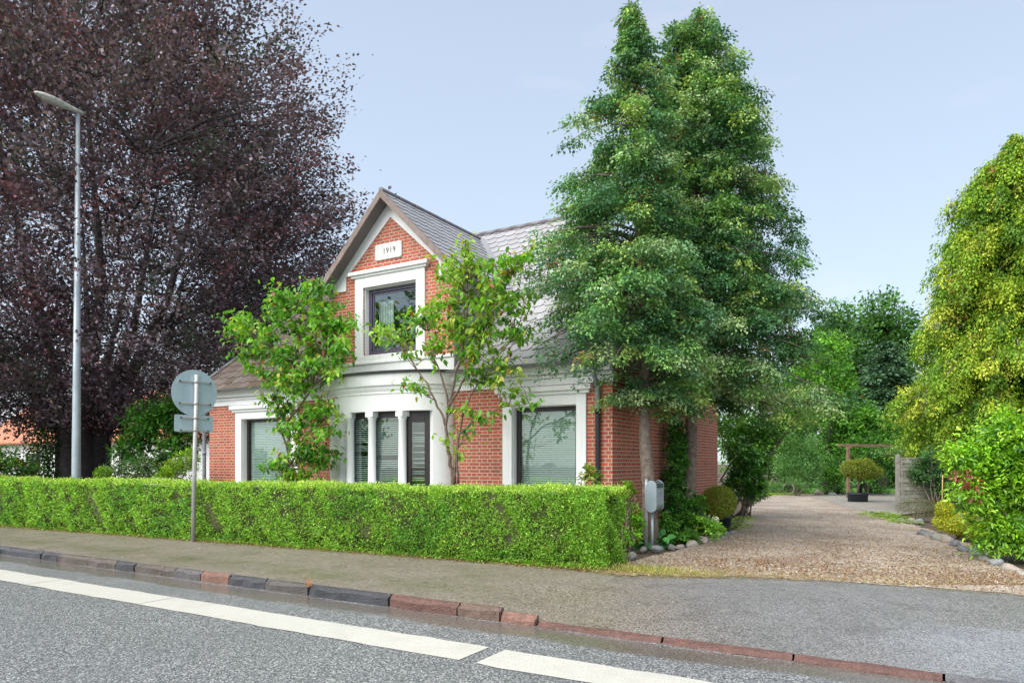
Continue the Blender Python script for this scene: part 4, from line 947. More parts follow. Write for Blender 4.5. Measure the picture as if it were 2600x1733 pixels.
# red leaved shoots in it
lb = gbase(2240, 10.0)
blob_plant('photinia_bush', 'dark red leaved shoots low in the laurel at the right edge', 'shrub', lb, lobesV(9.6, [(2205, 1090, 22, 12), (2232, 1110, 16, 12), (2240, 1140, 10, 10)]), [(.26, .045, .03), (.16, .03, .02), (.30, .10, .06)], 90, .09, 0, GLOSSLEAF, .4, 'long', .2)
# golden euonymus, fence rose, feathery plants
blob_plant('golden_shrub', 'low bright yellow shrub spilling over the stones beside the laurel', 'shrub', gbase(2200, 13.3), lobesV(13.3, [(2195, 1200, 45, 24), (2170, 1172, 18, 22), (2225, 1215, 35, 18), (2240, 1222, 25, 12)]), [(.66, .64, .06), (.56, .58, .05), (.40, .46, .06)], 6500, .055, 5, LEAF, .45, group=None)
blob_plant('feathery_plant', 'fine leaved olive green plant low at the foot of the fence panel', 'plant', gbase(2100, 17.5), lobesV(17.5, [(2105, 1165, 42, 22), (2150, 1168, 30, 20)]), [(.13, .17, .05), (.20, .16, .05), (.09, .13, .04)], 2600, .07, 6, LEAF, .15)
blob_plant('climbing_rose', 'thin grey green rose climbing up the front of the timber fence panel', 'rose', gbase(2145, 20.6), lobesV(20.8, [(2140, 1075, 45, 35), (2110, 1090, 30, 25), (2160, 1120, 34, 30), (2135, 1045, 20, 22), (2180, 1085, 22, 24)], .3), BLG, 5200, .085, 6, LEAF, .5, clump=9, shell=.9)
blob_plant('rose_shoots', 'sprawling rose shoots on the end of the pergola beam', 'rose', gbase(2062, 22.5), lobesV(22.2, [(2045, 1035, 34, 10), (2060, 1050, 15, 18)], .2), BLG+[(.3, .28, .16)], 420, .085, 0, LEAF, .5)
# background, right to left and far to near
blob_plant('far_ash_tree', 'tall mid green tree far behind the garden, left of the golden conifer', 'tree', gbase(2040, 52), lobesV(52, [(2050, 760, 60, 80), (2000, 740, 60, 60), (1950, 800, 75, 90), (2010, 850, 90, 90), (2085, 820, 60, 100), (1940, 870, 60, 90), (2040, 700, 38, 36)]), [(.09, .22, .06), (.12, .27, .07), (.07, .17, .05)], 15000, .34, 5, LEAF, .6, clump=30, shell=.7, stemr=.22, stem_mat=BARKD)
blob_plant('far_oak_tree', 'dark green tree far behind, right of the cypress pair', 'tree', gbase(1890, 46), lobesV(46, [(1905, 800, 60, 70), (1870, 860, 70, 90), (1930, 730, 35, 32), (1830, 900, 70, 90), (1900, 950, 70, 70)]), [(.07, .18, .045), (.10, .24, .055), (.055, .14, .04)], 11000, .30, 4, LEAF, .6, clump=30, shell=.7, stemr=.2, stem_mat=BARKD)
def pine():
    b = gbase(2030, 40); b.z = 0; conifer('dark_pine_tree', 'dusky blue green pine between the far trees and the golden conifer', b, VD(2035, 790, 40), vprof([(790, 2020, 2050), (870, 1985, 2090), (950, 1970, 2110), (1040, 1960, 2120)], 40, lambda y: 2035), [(.06, .13, .07), (.08, .16, .09), (.10, .20, .10)], 200, .8, 90, .26, None, .25, droop=.2, zmin=2, hang=.5, wide=.6, bark=BARKD)
pine()
blob_plant('lime_tree', 'bright light green tree in the middle of the garden background', 'tree', gbase(1905, 33), lobesV(33, [(1905, 790, 42, 38), (1900, 850, 50, 60), (1930, 900, 40, 45), (1880, 930, 50, 50), (1850, 870, 40, 45), (1950, 960, 50, 40)]), [(.17, .40, .05), (.22, .47, .06), (.12, .30, .04)], 9000, .19, 4, LEAF, .55, clump=24, shell=.7, stemr=.12, stem_mat=BARKD)
blob_plant('magnolia_tree', 'round topped fresh green tree above the pergola beam', 'tree', gbase(1985, 33), lobesV(33, [(1990, 960, 55, 34), (2040, 985, 40, 30), (1960, 1000, 60, 30), (2010, 1010, 60, 26), (1930, 1010, 50, 40)]), MG, 7000, .19, 4, LEAF, .5, clump=20, shell=.8, stemr=.08, stem_mat=BARKD)
blob_plant('garden_backdrop', 'dense dark mixed greenery closing the back of the garden', 'shrubbery', gbase(1900, 44), lobesV(42, [(1690+i*45, 1010+20*(i % 3), 55, 95) for i in range(16)]), MG+[(.06, .15, .03)], 30000, .26, 0, LEAF, .55, clump=34, shell=.6)['kind'] = 'stuff'
blob_plant('rounded_shrub', 'light green rounded shrub below the pergola beam', 'shrub', gbase(1995, 31.5), lobesV(31.5, [(1985, 1030, 60, 32), (1950, 1060, 40, 40), (2035, 1060, 40, 40), (1990, 1085, 50, 25)]), MG[:2]+[(.04, .11, .025)], 5200, .14, 3, LEAF, .5, clump=18)
blob_plant('juniper_bush', 'upright feathery juniper bush beside the gravel at the drive end', 'bush', gbase(1830, 31), lobesV(31, [(1808, 1035, 26, 50), (1832, 1020, 20, 36), (1862, 1050, 27, 52), (1830, 1080, 42, 38), (1798, 1080, 22, 36), (1874, 1075, 16, 36)]), [(.16, .34, .10), (.22, .44, .13), (.11, .26, .08)], 17000, .11, 5, NEEDLE, .3, droop=-.8, clump=16, shell=.7)
blob_plant('small_conifer', 'pale green low conifer right of the juniper', 'shrub', gbase(1905, 31.5), lobesV(31.5, [(1905, 1085, 22, 40), (1925, 1100, 18, 28)]), MG, 2200, .12, 3, LEAF, .4, clump=14)
blob_plant('low_border_plants', 'low leafy plants along the far gravel edge', 'plants', gbase(1950, 33), lobesV(33, [(1760+i*28, 1118+random.uniform(-4, 4), 22, 14) for i in range(4)]+[(1890+i*24, 1125, 20, 10) for i in range(3)]+[(2000+i*14, 1125, 16, 10) for i in range(3)]), [(.13, .32, .05), (.09, .24, .08), (.20, .38, .06)], 4200, .10, 0)['kind'] = 'stuff'
blob_plant('shade_tree', 'dark leaved small tree close to the back corner of the house', 'tree', gbase(1690, 19), lobesV(19, [(1700, 990, 60, 50), (1750, 1000, 60, 60), (1800, 960, 70, 60), (1660, 970, 40, 40), (1850, 930, 60, 50), (1730, 900, 60, 60)]), MG+[(.08, .20, .03), (.19, .38, .06)], 8000, .12, 7, LEAF, .5, clump=14, shell=.8, stemr=.055)
blob_plant('rhododendron_bush', 'dark glossy rounded bush behind the clipped box ball', 'bush', gbase(1722, 18.3), lobesV(18.3, [(1715, 1085, 40, 50), (1740, 1060, 30, 40), (1690, 1110, 26, 30), (1735, 1120, 25, 28), (1700, 1040, 28, 36)]), [(.06, .19, .035), (.09, .25, .04), (.045, .13, .03), (.15, .34, .05)], 4600, .13, 6, GLOSSLEAF, .4, 'long', .2, clump=10, shell=.8)
# potted plants
def pot(x, ytop, ybot, w, taper_, parent, mat=POTD):
    d = F*H/(ybot*K-HZ); c = gbase(x, d); r = w/2*K*d/F; h = (ybot-ytop)*K*d/F; m = MB(); l = r*taper_
    m.tube([(c.x, c.y, 0), (c.x, c.y, h-.05), (c.x, c.y, h-.05), (c.x, c.y, h), (c.x, c.y, h), (c.x, c.y, h-.05)], [l, r*.97, r*1.05, r*1.05, r*.93, r*.9], 28); return c, r, h, d, m
c, r, h, d, m = pot(1664, 1184, 1216, 31, .78, None)
t = thing('plant_pot', 'dark plastic pot holding the clipped box ball', 'pot', c); m.build('pot', POTD, t)
m = MB(); m.tube([(c.x, c.y, h-.06), (c.x, c.y, h-.045)], [r*.9, r*.9], 20); m.build('soil', SOIL, t)
bc = VD(1650, 1152, d-.25)
blob_plant('box_ball', 'clipped round box ball with bronzed tips growing in the dark pot', 'shrub', (c.x, c.y, h-.04), [(bc, 40*K*d/F, 40*K*d/F, 37*K*d/F)], [(.32, .46, .05), (.42, .46, .06), (.20, .34, .04), (.44, .34, .08)], 9000, .042, 6, LEAF, .5, shell=.5)
c, r, h, d, m = pot(1970, 1131, 1152, 45, .92, None)
t = thing('planter_tub', 'wide round dark planter tub under the mop headed standard tree', 'planter', c); m.build('tub', POTD, t)
m = MB(); m.tube([(c.x, c.y, h-.08), (c.x, c.y, h-.05)], [r*.9, r*.9], 20); m.build('soil', SOIL, t)
tt = blob_plant('standard_tree', 'mop headed small standard tree with golden green crown in the round tub', 'tree', (c.x, c.y, h-.06), lobesV(d, [(1975, 1078, 38, 22), (1955, 1075, 24, 20), (2000, 1085, 26, 16), (1985, 1065, 22, 14)]), [(.24, .30, .05), (.32, .33, .05), (.16, .24, .04)], 5500, .09, 0, LEAF, .35)
m = MB(); m.tube([(c.x, c.y, h-.1), (c.x+.03, c.y, .7), (c.x+.1, c.y, 1.5)], [.04, .035, .03], 8); m.build('trunk', BEAM, tt)
# ivy, bed plants beside the mailbox
def vb(x, d): return gbase(x, d)
blob_plant('ivy_column', 'dense ivy climbing the house wall between the two cypress trunks', 'ivy', vb(1557, 14.0), lobesV(14.0, [(1552, 1000, 24, 34), (1556, 1050, 26, 45), (1552, 1110, 26, 55), (1550, 1170, 30, 50), (1545, 1220, 30, 35)], .25), [(.07, .24, .04), (.11, .32, .05), (.05, .17, .03), (.16, .40, .06)], 9500, .062, 4, GLOSSLEAF, .75, clump=16, shell=.6)
blob_plant('ivy_skirt', 'ivy growing round the foot of the right cypress trunk', 'ivy', vb(1585, 13.2), lobesV(13.2, [(1595, 1160, 20, 30), (1578, 1200, 28, 34), (1600, 1230, 28, 25)], .3), [(.07, .23, .03), (.11, .30, .04), (.045, .15, .02)], 3000, .065, 3, LEAF, .7, clump=14)
blob_plant('leafy_shoot', 'fresh leafy shoots standing against the brick side wall', 'shrub', vb(1447, 11.4), lobesV(11.4, [(1447, 1122, 14, 28), (1430, 1150, 14, 24), (1460, 1190, 18, 34), (1450, 1230, 20, 26)]), BG[:3]+[(.3, .36, .06)], 900, .085, 7, LEAF, .45, clump=7, shell=.9)
blob_plant('leafy_shoot', 'reddish stemmed leafy shoots above the hedge near the downpipe', 'shrub', vb(1368, 10.35), lobesV(10.35, [(1352, 1085, 14, 16), (1368, 1100, 18, 14), (1340, 1100, 12, 10)]), [(.16, .30, .03), (.28, .30, .05), (.10, .2, .02)], 260, .08, 6, LEAF, .45, clump=6, shell=.9)
blob_plant('bed_undergrowth', 'low mixed green undergrowth filling the bed between hedge and stones', 'undergrowth', vb(1500, 12.5), lobesV(12.5, [(1470, 1235, 30, 18), (1510, 1235, 30, 18), (1540, 1235, 34, 20), (1575, 1232, 34, 18), (1480, 1210, 20, 22), (1530, 1205, 20, 25)]), MG+[(.14, .34, .05)], 5200, .07, 0, LEAF, .5, clump=14)['kind'] = 'stuff'
blob_plant('hosta_plant', 'broad blue green hosta leaves at the foot of the mailbox posts', 'plant', vb(1465, 12.0), lobesV(12.0, [(1455, 1240, 24, 16), (1475, 1245, 20, 12), (1520, 1240, 18, 14)]), [(.06, .22, .06), (.10, .30, .08)], 170, .17, 3, GLOSSLEAF, .75, 'long', .2)
blob_plant('hydrangea_plant', 'pale lime green hydrangea with cream flower heads beside the dark pot', 'plant', vb(1628, 13.6), lobesV(13.1, [(1625, 1212, 30, 22), (1600, 1195, 20, 16), (1645, 1222, 20, 14)]), [(.34, .58, .09), (.42, .62, .14), (.22, .46, .06)], 2600, .075, 5, LEAF, .6, clump=12)
hy = bpy.data.objects['hydrangea_plant']; m = MB()
for x, y in ((1607, 1187), (1643, 1193), (1622, 1200)):
    p = VD(x, y, 13.3); r = random.Random(x)
    for i in range(30):
        o = Vector((r.gauss(0, 1), r.gauss(0, 1), r.gauss(0, .7))).normalized()*.075; s = .022; q = p+o; a = o.cross(Vector((.3, .2, .9))).normalized()*s; b_ = o.cross(a).normalized()*s; m.face([q-a, q-b_, q+a, q+b_])
m.build('flower_heads', simple('cream_petals', (.75, .72, .55), .7), hy)
blob_plant('ground_cover', 'lime green ground cover on both sides of the drive', 'ground cover', vb(1690, 15.5), [(VG(x, y)+Vector((0, 0, .03)), rx, ry, .07) for x, y, rx, ry in ((1690, 1213, .35, .7), (1705, 1196, .35, .9), (1795, 1136, .9, .8), (1840, 1133, .9, .6), (1760, 1137, .5, .6), (2020, 1184, .55, .5), (2050, 1191, .55, .5), (2075, 1200, .4, .4))], [(.28, .46, .05), (.20, .38, .05), (.36, .50, .08)], 6500, .05, 0, LEAF, .6)['kind'] = 'stuff'
# left background planting
blob_plant('hazel_bush', 'large fresh green bush between the copper beech and the house', 'bush', vb(365, 19.5), lobesV(19.5, [(350, 960, 60, 45), (400, 950, 45, 50), (320, 1010, 50, 45), (400, 1020, 50, 50), (290, 1030, 30, 25), (430, 930, 30, 30), (345, 1070, 60, 30)]), [(.07, .24, .035), (.11, .31, .05), (.045, .15, .025), (.16, .36, .05)], 7800, .12, 6, LEAF, .6, clump=13, shell=.75)
blob_plant('flowering_bush', 'small leaved bush speckled with white flowers behind the hedge', 'bush', vb(300, 17.5), lobesV(17.5, [(285, 1080, 40, 26), (330, 1075, 34, 30)]), [(.07, .17, .05), (.10, .22, .07), (.75, .75, .72)], 2600, .07, 4, LEAF, .55, clump=10, wts=[.4, .35, .25])
blob_plant('golden_conifer_shrub', 'yellow green low conifer shrub near the left corner of the house', 'shrub', vb(415, 16.5), lobesV(16.5, [(415, 1075, 38, 32), (440, 1050, 20, 22), (385, 1092, 22, 18)]), [(.24, .42, .03), (.32, .48, .04), (.15, .30, .03)], 3600, .07, 4, NEEDLE, .35, droop=-.5, clump=12)
blob_plant('small_yellow_shrub', 'little yellow green shrub just right of the street lamp pole', 'shrub', vb(235, 15.8), lobesV(15.8, [(237, 1088, 18, 18)]), [(.22, .38, .03), (.14, .28, .03)], 700, .06, 3)
blob_plant('amber_tipped_bush', 'green bush with amber young leaves at the left edge behind the hedge', 'bush', vb(10, 17.5), lobesV(17.5, [(10, 1065, 60, 45), (50, 1080, 40, 35), (-60, 1060, 70, 55)]), [(.06, .17, .03), (.10, .24, .03), (.26, .22, .04)], 4800, .10, 5, LEAF, .55, clump=12, wts=[.45, .35, .2])
blob_plant('trunk_ivy', 'dark ivy covering the left foot of the copper beech trunk', 'ivy', (BB_.x-.6, BB_.y-.9, 0), [(Vector((BB_.x-.5, BB_.y-.9, z)), .75, .5, .9) for z in (.6, 1.6, 2.6)], DG, 4200, .10, 3, LEAF, .7, clump=16)
# tree across the road, behind the photographer: only its reflection shows
blob_plant('roadside_tree', 'roadside tree across the road, seen only as a reflection in the gable window', 'tree', (-24, -9.5, 0), [(Vector((-24, -9.5, 8)), 1.3, 1.3, 2.2), (Vector((-24.5, -9, 10.6)), .9, .9, 1.5), (Vector((-22.8, -10, 5.4)), 1.4, 1.3, 1.5)], DG, 3200, .22, 4, LEAF, .6, clump=16, stemr=.2)
# fringes: weeds and litter
def scatter(name, label, cat, pts_fn, n, size, pal, z=.012, aspect=.5, flat=.25, mat=LEAF, wts=None):
    P = np.array([pts_fn() for _ in range(n)]); P = np.concatenate([P, np.full((n, 1), z)], 1) if P.shape[1] == 2 else P
    o = leaves(name, P, np.concatenate([rnd_dirs(n)[:, :2], RNG.normal(.1, flat, (n, 1))], 1), np.tile([[0, 0, 1.0]], (n, 1))+rnd_dirs(n)*flat, RNG.uniform(.6, 1.3, n)*size, pick(pal, n, .2, wts), mat, None, aspect, .15)
    return tag(o, label, cat, kind='stuff')
yf = lambda x: 8.72+.062*(x+3.9)
def f1():
    x = -3.9-20*random.random()**1.5; return (x, yf(x)-abs(random.gauss(0, .10))+.02)
scatter('leaf_litter', 'brown leaf litter and clippings along the foot of the hedge', 'leaf litter', f1, 5200, .035, [(.20, .10, .045), (.30, .17, .07), (.12, .07, .04), (.30, .30, .08), (.42, .36, .2)])
def f2():
    x = -3.9-20*random.random()**1.5; return (x, yf(x)-abs(random.gauss(0, .05))+.04, random.uniform(.0, .06))
scatter('verge_weeds', 'small green weeds sprouting between pavement and hedge', 'weeds', f2, 3800, .05, [(.14, .34, .03), (.22, .42, .05), (.30, .38, .06)], flat=.7)
gp = [Vector((p[0], p[1])) for p in gpts]
def inpoly(x, y):
    c = False; n = len(gp)
    for i in range(n):
        a, b = gp[i], gp[i-1]
        if (a.y > y) != (b.y > y) and x < (b.x-a.x)*(y-a.y)/(b.y-a.y)+a.x: c = not c
    return c
def f3():
    while True:
        d = 8.3+14*random.random()**1.7; r = random.uniform(.02, .75)*d; x, y = CS*r-SN*d, SN*r+CS*d
        if inpoly(x, y): return (x, y, .008+random.random()*.006)
scatter('gravel_litter', 'fallen brown leaves and bark chips strewn over the gravel drive', 'leaf litter', f3, 15000, .034, [(.38, .22, .13), (.50, .36, .24), (.22, .13, .09), (.62, .53, .42), (.34, .29, .18)])
def f4():
    while True:
        t_ = random.random(); i = random.randrange(6); a, b = gp[i], gp[i+1]; p = a+(b-a)*t_; q = random.gauss(.12, .30); return (p.x+random.gauss(0, .1), p.y+max(-.12, q))
def f3b():
    while True:
        i = random.choice([0, 0, 1, 1, 2, 3, 4]); c = [(-2.2, 10.3, 1.0, .5), (1.0, 10.6, .9, .5), (-1.3, 12.3, .35, 1.6), (-2.9, 13.0, .4, 1.2), (.2, 12.6, .6, .9)][i]; x, y = c[0]+random.gauss(0, c[2]), c[1]+random.gauss(0, c[3])
        if inpoly(x, y): return (x, y, .010+random.random()*.008)
scatter('damp_leaf_drift', 'darker drifts of damp reddish brown leaves on the gravel', 'leaf litter', f3b, 5500, .034, [(.20, .09, .05), (.28, .14, .08), (.12, .07, .05), (.36, .20, .12)])
scatter('gravel_edge_litter', 'straw coloured grass and rusty litter where gravel meets the pavement', 'leaf litter', f4, 4200, .04, [(.42, .36, .13), (.34, .26, .10), (.40, .17, .08), (.28, .32, .08), (.22, .12, .07)], aspect=.25)
def f5():
    return (-3.5+random.gauss(0, .55), 8.95+random.gauss(0, .16), .012+random.random()*.03)
scatter('dry_grass_patch', 'straw coloured dry grass in front of the stones by the hedge end', 'grass', f5, 3800, .07, [(.45, .40, .12), (.36, .34, .10), (.52, .46, .20), (.22, .30, .06)], aspect=.12, flat=.6)
def f6():
    x = random.uniform(-22, 2); return (x, random.uniform(6.15, 8.3))
scatter('pavement_specks', 'scattered pale grit and tiny petals on the pavement', 'grit', f6, 420, .022, [(.6, .57, .5), (.35, .3, .2), (.15, .10, .07)])
# grass tuft in the kerb joint
kx = jx(1228); m = MB()
for i in range(26):
    a = random.uniform(0, 6.28); L = random.uniform(.06, .17); b_ = Vector((kx+random.gauss(0, .02), 5.95+random.gauss(0, .015), -.02)); tp = b_+Vector((math.cos(a)*L*.5, math.sin(a)*L*.5-.02, L)); m.face([b_-Vector((.003, 0, 0)), b_+Vector((.003, 0, 0)), tp])
tag(m.build('grass_tuft', simple('straw', (.40, .17, .05), .8)), 'dry orange grass tuft growing out of a kerb joint', 'grass tuft')
# ---- stones ------------------------------------------------------
def stone(p, s, c, label, group, rz=None):
    bm = bmesh.new(); bmesh.ops.create_icosphere(bm, subdivisions=3, radius=1); r = random.Random(label); ph = [r.uniform(0, 6) for _ in range(6)]
    fl = [(Vector((r.gauss(0, 1), r.gauss(0, 1), r.gauss(0, .8))).normalized(), r.uniform(.62, .88)) for _ in range(13)]
    rot = Matrix.Rotation(rz if rz is not None else r.uniform(0, 6), 3, 'Z')
    for v in bm.verts:
        q = v.co.copy()
        for nn_, k in fl:
            e_ = q.dot(nn_)
            if e_ > k: q -= nn_*(e_-k)*.95
        q *= 1+.05*math.sin(q.x*5+ph[0])+.04*math.sin(q.y*6+ph[1]+q.z*3); q = rot @ Vector((q.x*s[0], q.y*s[1], q.z*s[2])); v.co = q+Vector((0, 0, s[2]*.32))
    me = bpy.data.meshes.new('edging_stone'); bm.to_mesh(me); bm.free()
    for f_ in me.polygons: f_.use_smooth = True
    at = me.color_attributes.new('tint', 'FLOAT_COLOR', 'POINT'); at.data.foreach_set('color', [*c, 1.0]*len(me.vertices))
    o = link('edging_stone', me, STONE); o.location = p; tag(o, label, 'stone', group)
SC_ = [((.27, .28, .29), 'grey'), ((.34, .29, .25), 'pinkish brown'), ((.17, .185, .20), 'dark grey'), ((.40, .36, .31), 'pale tan'), ((.24, .24, .21), 'olive grey')]
ORD = ['nearest the road', 'second from the road', 'third from the road', 'fourth from the road', 'fifth from the road', 'sixth from the road', 'seventh from the road', 'eighth from the road', 'ninth from the road', 'tenth from the road', 'eleventh from the road', 'twelfth from the road', 'thirteenth from the road', 'fourteenth from the road', 'fifteenth from the road', 'sixteenth from the road', 'farthest from the road']
right = [(2350, 1318, 26), (2318, 1304, 30), (2275, 1290, 30), (2250, 1280, 24), (2228, 1268, 24), (2204, 1258, 22), (2182, 1246, 22), (2160, 1240, 24), (2132, 1226, 30)]
rcol = [3, 1, 0, 4, 0, 0, 2, 1, 0]
right = [(2352, 1322, 22), (2322, 1312, 30), (2286, 1298, 28), (2262, 1288, 22), (2240, 1276, 26), (2215, 1266, 22), (2196, 1254, 22), (2176, 1246, 26), (2152, 1240, 24), (2135, 1233, 20), (2122, 1228, 22)]
rcol = [3, 1, 0, 4, 0, 2, 2, 1, 4, 0, 2]
for i, ((x, y, w_), ci) in enumerate(zip(right, rcol)):
    p = VG(x, y); d = F*H/(y*K-HZ); s = w_/2*K*d/F*1.3; stone(p, (s*1.25, s*.75, s*.8), SC_[ci][0], f'{SC_[ci][1]} rounded edging stone below the laurel, {ORD[i]}', 'stones edging the right flower bed', rz=-.75)
mid = [(2095, 1205, 30, 1), (2070, 1204, 24, 4), (2050, 1200, 18, 1), (2110, 1204, 22, 0), (2035, 1190, 14, 1)]
mids = ['under the golden shrub', 'middle one left of the golden shrub', 'left of the golden shrub', 'touching the golden shrub', 'in the lime ground cover left of the fence post']
for (x, y, w_, ci), q in zip(mid, mids):
    p = VG(x, y-4); d = F*H/((y-4)*K-HZ); s = w_/2*K*d/F; stone(p, (s*1.1, s*.8, s*.7), SC_[ci][0], f'{SC_[ci][1]} stone {q}', 'loose stones near the golden shrub')
left = [(1452, 1284, 26, 4), (1477, 1268, 20, 3), (1510, 1268, 26, 0), (1542, 1262, 20, 4), (1562, 1262, 20, 1), (1590, 1258, 26, 3), (1612, 1250, 30, 1), (1640, 1244, 40, 4), (1668, 1232, 18, 2), (1680, 1229, 16, 0)]
lq = ['at the hedge end', 'left of the mailbox posts', 'right of the mailbox posts', 'second right of the mailbox posts', 'low one between mailbox and ivy', 'below the ivy skirt', 'big one below the hydrangea', 'biggest one of the left bed, below the hydrangea', 'small one below the dark pot', 'small one farthest along the left bed']
for (x, y, w_, ci), q in zip(left, lq):
    p = VG(x, y-3); d = F*H/((y-3)*K-HZ); s = w_/2*K*d/F*1.2; stone(p, (s*1.05, s*.8, s*.75), SC_[ci][0], f'{SC_[ci][1]} edging stone {q}', 'stones edging the left flower bed')
stone(VG(2082-200, 1136), (.28, .22, .2), SC_[3][0], 'tan rock at the far edge of the gravel, right of the concrete ring', 'rocks at the far gravel edge')
stone(VG(1910, 1137), (.20, .16, .13), SC_[0][0], 'smaller grey rock beside the planter tub', 'rocks at the far gravel edge')
# ================================================================== STREET FURNITURE, FENCES
# street lamp
lb_ = PY(193.5, 1220, 9.25); lb_.z = 0; t = thing('street_lamp', 'tall grey steel street lamp standing behind the hedge at the left', 'street lamp', lb_)
top = PY(198, 288, 9.25); m = MB(); z1 = top.z; px_ = top.x
m.tube([(lb_.x, lb_.y, -.1), (lb_.x, lb_.y, 1.2), (lb_.x+(px_-lb_.x)*.3, lb_.y, 3.4), (px_, lb_.y, z1)], [.108, .103, .088, .045], 16); m.build('pole', LAMPPOLE, t)
m = MB()
secs = [(.10, .075, .05, .05), (-.12, .085, .065, .05), (-.36, .12, .075, .06), (-.60, .145, .085, .07), (-.80, .12, .07, .06), (-.93, .06, .04, .03), (-.97, .015, .012, .01)]
n = 14; vs = []
for yo, hw_, up_, dn_ in secs:
    for k in range(n): a = 2*math.pi*k/n; zz = math.sin(a); vs.append((px_+math.cos(a)*hw_, lb_.y+yo, z1+.04-yo*.04+(up_ if zz > 0 else dn_)*zz))
fs = [tuple(range(n))]+[(i*n+k, i*n+(k+1) % n, (i+1)*n+(k+1) % n, (i+1)*n+k) for i in range(len(secs)-1) for k in range(n)]+[tuple(range((len(secs)-1)*n+n-1, (len(secs)-1)*n-1, -1))]
m.poly(vs, fs, None, True); hd = m.build('lamp_head', LAMPHD, t, fix=True)
m = MB(); vs = []
for yo, r_ in ((-.34, .10), (-.5, .118), (-.68, .115), (-.84, .07)):
    for k in range(9): a = math.pi*k/8; vs.append((px_+math.cos(a)*r_, lb_.y+yo, z1+.04-yo*.04-.035-math.sin(a)*.07))
m.poly(vs, [(i*9+k, i*9+k+1, (i+1)*9+k+1, (i+1)*9+k) for i in range(3) for k in range(8)], None, True); m.build('lens_cover', simple('lens', (.42, .43, .36), .25), hd)
# traffic sign, seen from behind
sb = PY(490, 1373, 8.12); sb.z = 0; st_ = PY(499, 951, 8.12); t = thing('traffic_sign', 'grey backed round and rectangular traffic signs on one leaning post in front of the hedge', 'traffic sign', sb)
up = (st_-sb).normalized(); m = MB(); m.tube([sb-up*.1, st_], [.038, .038], 14); m.build('post', GALV, t, fix=False)
nrm = Vector((-.985, .17, 0)).normalized(); sd = Vector((0, 0, 1)).cross(nrm).normalized()
def onpost(z): return sb+up*((z-sb.z)/up.z)
dc = depthY(492, 8.12); zc = H+(HZ-997)/F*dc; rc = .5*117/F*dc; cc = onpost(zc)+nrm*.055
def plate(name, outline, c, col=SIGNBK):
    m = MB(); n = len(outline); a = [c+sd*x+up*y for x, y in outline]; b = [p+nrm*.004 for p in a]
    m.poly(a+b, [tuple(range(n)), tuple(range(2*n-1, n-1, -1))]+[(i, n+i, n+(i+1) % n, (i+1) % n) for i in range(n)]); return m.build(name, col, t, fix=True)
disc = plate('round_plate', [(rc*math.cos(a*math.pi/24), rc*math.sin(a*math.pi/24)) for a in range(48)], cc)
z2 = H+(HZ-1075)/F*dc; hw_, hh_ = .36, .155; c2 = onpost(z2)+nrm*.055
ro = []
for sx, sy in ((1, 1), (-1, 1), (-1, -1), (1, -1)):
    ar = [(hw_-.03+.03*math.cos(a*math.pi/8), hh_-.03+.03*math.sin(a*math.pi/8)) for a in range(5)]
    if sx*sy < 0: ar = ar[::-1]
    ro += [(sx*x, sy*y) for x, y in ar]
rect = plate('rectangular_plate', ro, c2)
def rail(par, c, off, hw2):
    m = MB(); p = c-nrm*.012+up*off; M = Matrix(((sd.x, nrm.x, up.x, p.x), (sd.y, nrm.y, up.y, p.y), (sd.z, nrm.z, up.z, p.z), (0, 0, 0, 1)))
    m.box(-hw2, hw2, -.010, .010, -.013, .013, M=M); m.build('mounting_rail', GALV, par)
    for q in (-1, 1):
        m = MB(); m.box(q*hw2*.93-.012, q*hw2*.93+.012, -.022, -.011, -.012, .012, M=M); m.build('bolt', MAILK, par)
    m = MB(); pc_ = onpost((c+up*off).z); m.tube([pc_-up*.022, pc_+up*.022], [.045, .045], 14); m.build('clamp', GALV, par)
rail(disc, cc, .20, rc*.72); rail(disc, cc, -.20, rc*.72); rail(rect, c2, .105, .27); rail(rect, c2, -.125, .27)
# mailbox: stadium-sided steel box on two posts
d = 11.6; mb = G(1645, 1395); d = -SN*mb.x+CS*mb.y; t = thing('mailbox', 'light grey steel mailbox with rounded ends on two thin posts beside the drive', 'mailbox', (mb.x, mb.y, 0))
pz = lambda y: H+(HZ-y)/F*d
pA, pB = PD(1641, 1300, d), PD(1656, 1300, d+.06); m = MB()
m.tube([(pA.x, pA.y, -.05), (pA.x, pA.y, pz(1245)), (pA.x, pA.y, pz(1215))], [.024]*3, 12); m.build('post', LAMPPOLE, t)
m = MB(); m.tube([(pB.x, pB.y, -.05), (pB.x, pB.y, pz(1300))], [.024]*2, 12); m.build('post', LAMPPOLE, t)
fA = PD(1653, 1259, d-.12); hw_ = .093; zt, zb = pz(1219), pz(1299); hh_ = (zt-zb)/2; zc = (zt+zb)/2
def stad(hw, hh, n=12): return [(hw*math.cos(a*math.pi/n), hh-hw+hw*math.sin(a*math.pi/n)) for a in range(n+1)]+[(hw*math.cos(math.pi+a*math.pi/n), -(hh-hw)+hw*math.sin(math.pi+a*math.pi/n)) for a in range(n+1)]
y0 = fA.y; dep = .38
m = MB(); m.prism([(fA.x+x, zc+z) for x, z in stad(hw_-.008, hh_-.008)], y0+.012, y0+dep-.012); body = m.build('body', MAILD, t, fix=True, bevel=.0)
for ya_ in (y0, y0+dep-.011):
    m = MB(); m.prism([(fA.x+x, zc+z) for x, z in stad(hw_, hh_)], ya_, ya_+.011); m.build('side_plate', MAILB, t, fix=True, bevel=.003)
m = MB(); X = fA.x+hw_-.006; m.box(X, X+.008, y0+.02, y0+dep-.02, zc-hh_+.12, zc+hh_*.52); dr = m.build('door', MAILB, t, bevel=.002)
m = MB(); m.tube([(X+.008, y0+dep*.5, zc+.07), (X+.02, y0+dep*.5, zc+.07)], [.014, .012], 12); m.build('lock', ZINC, dr)
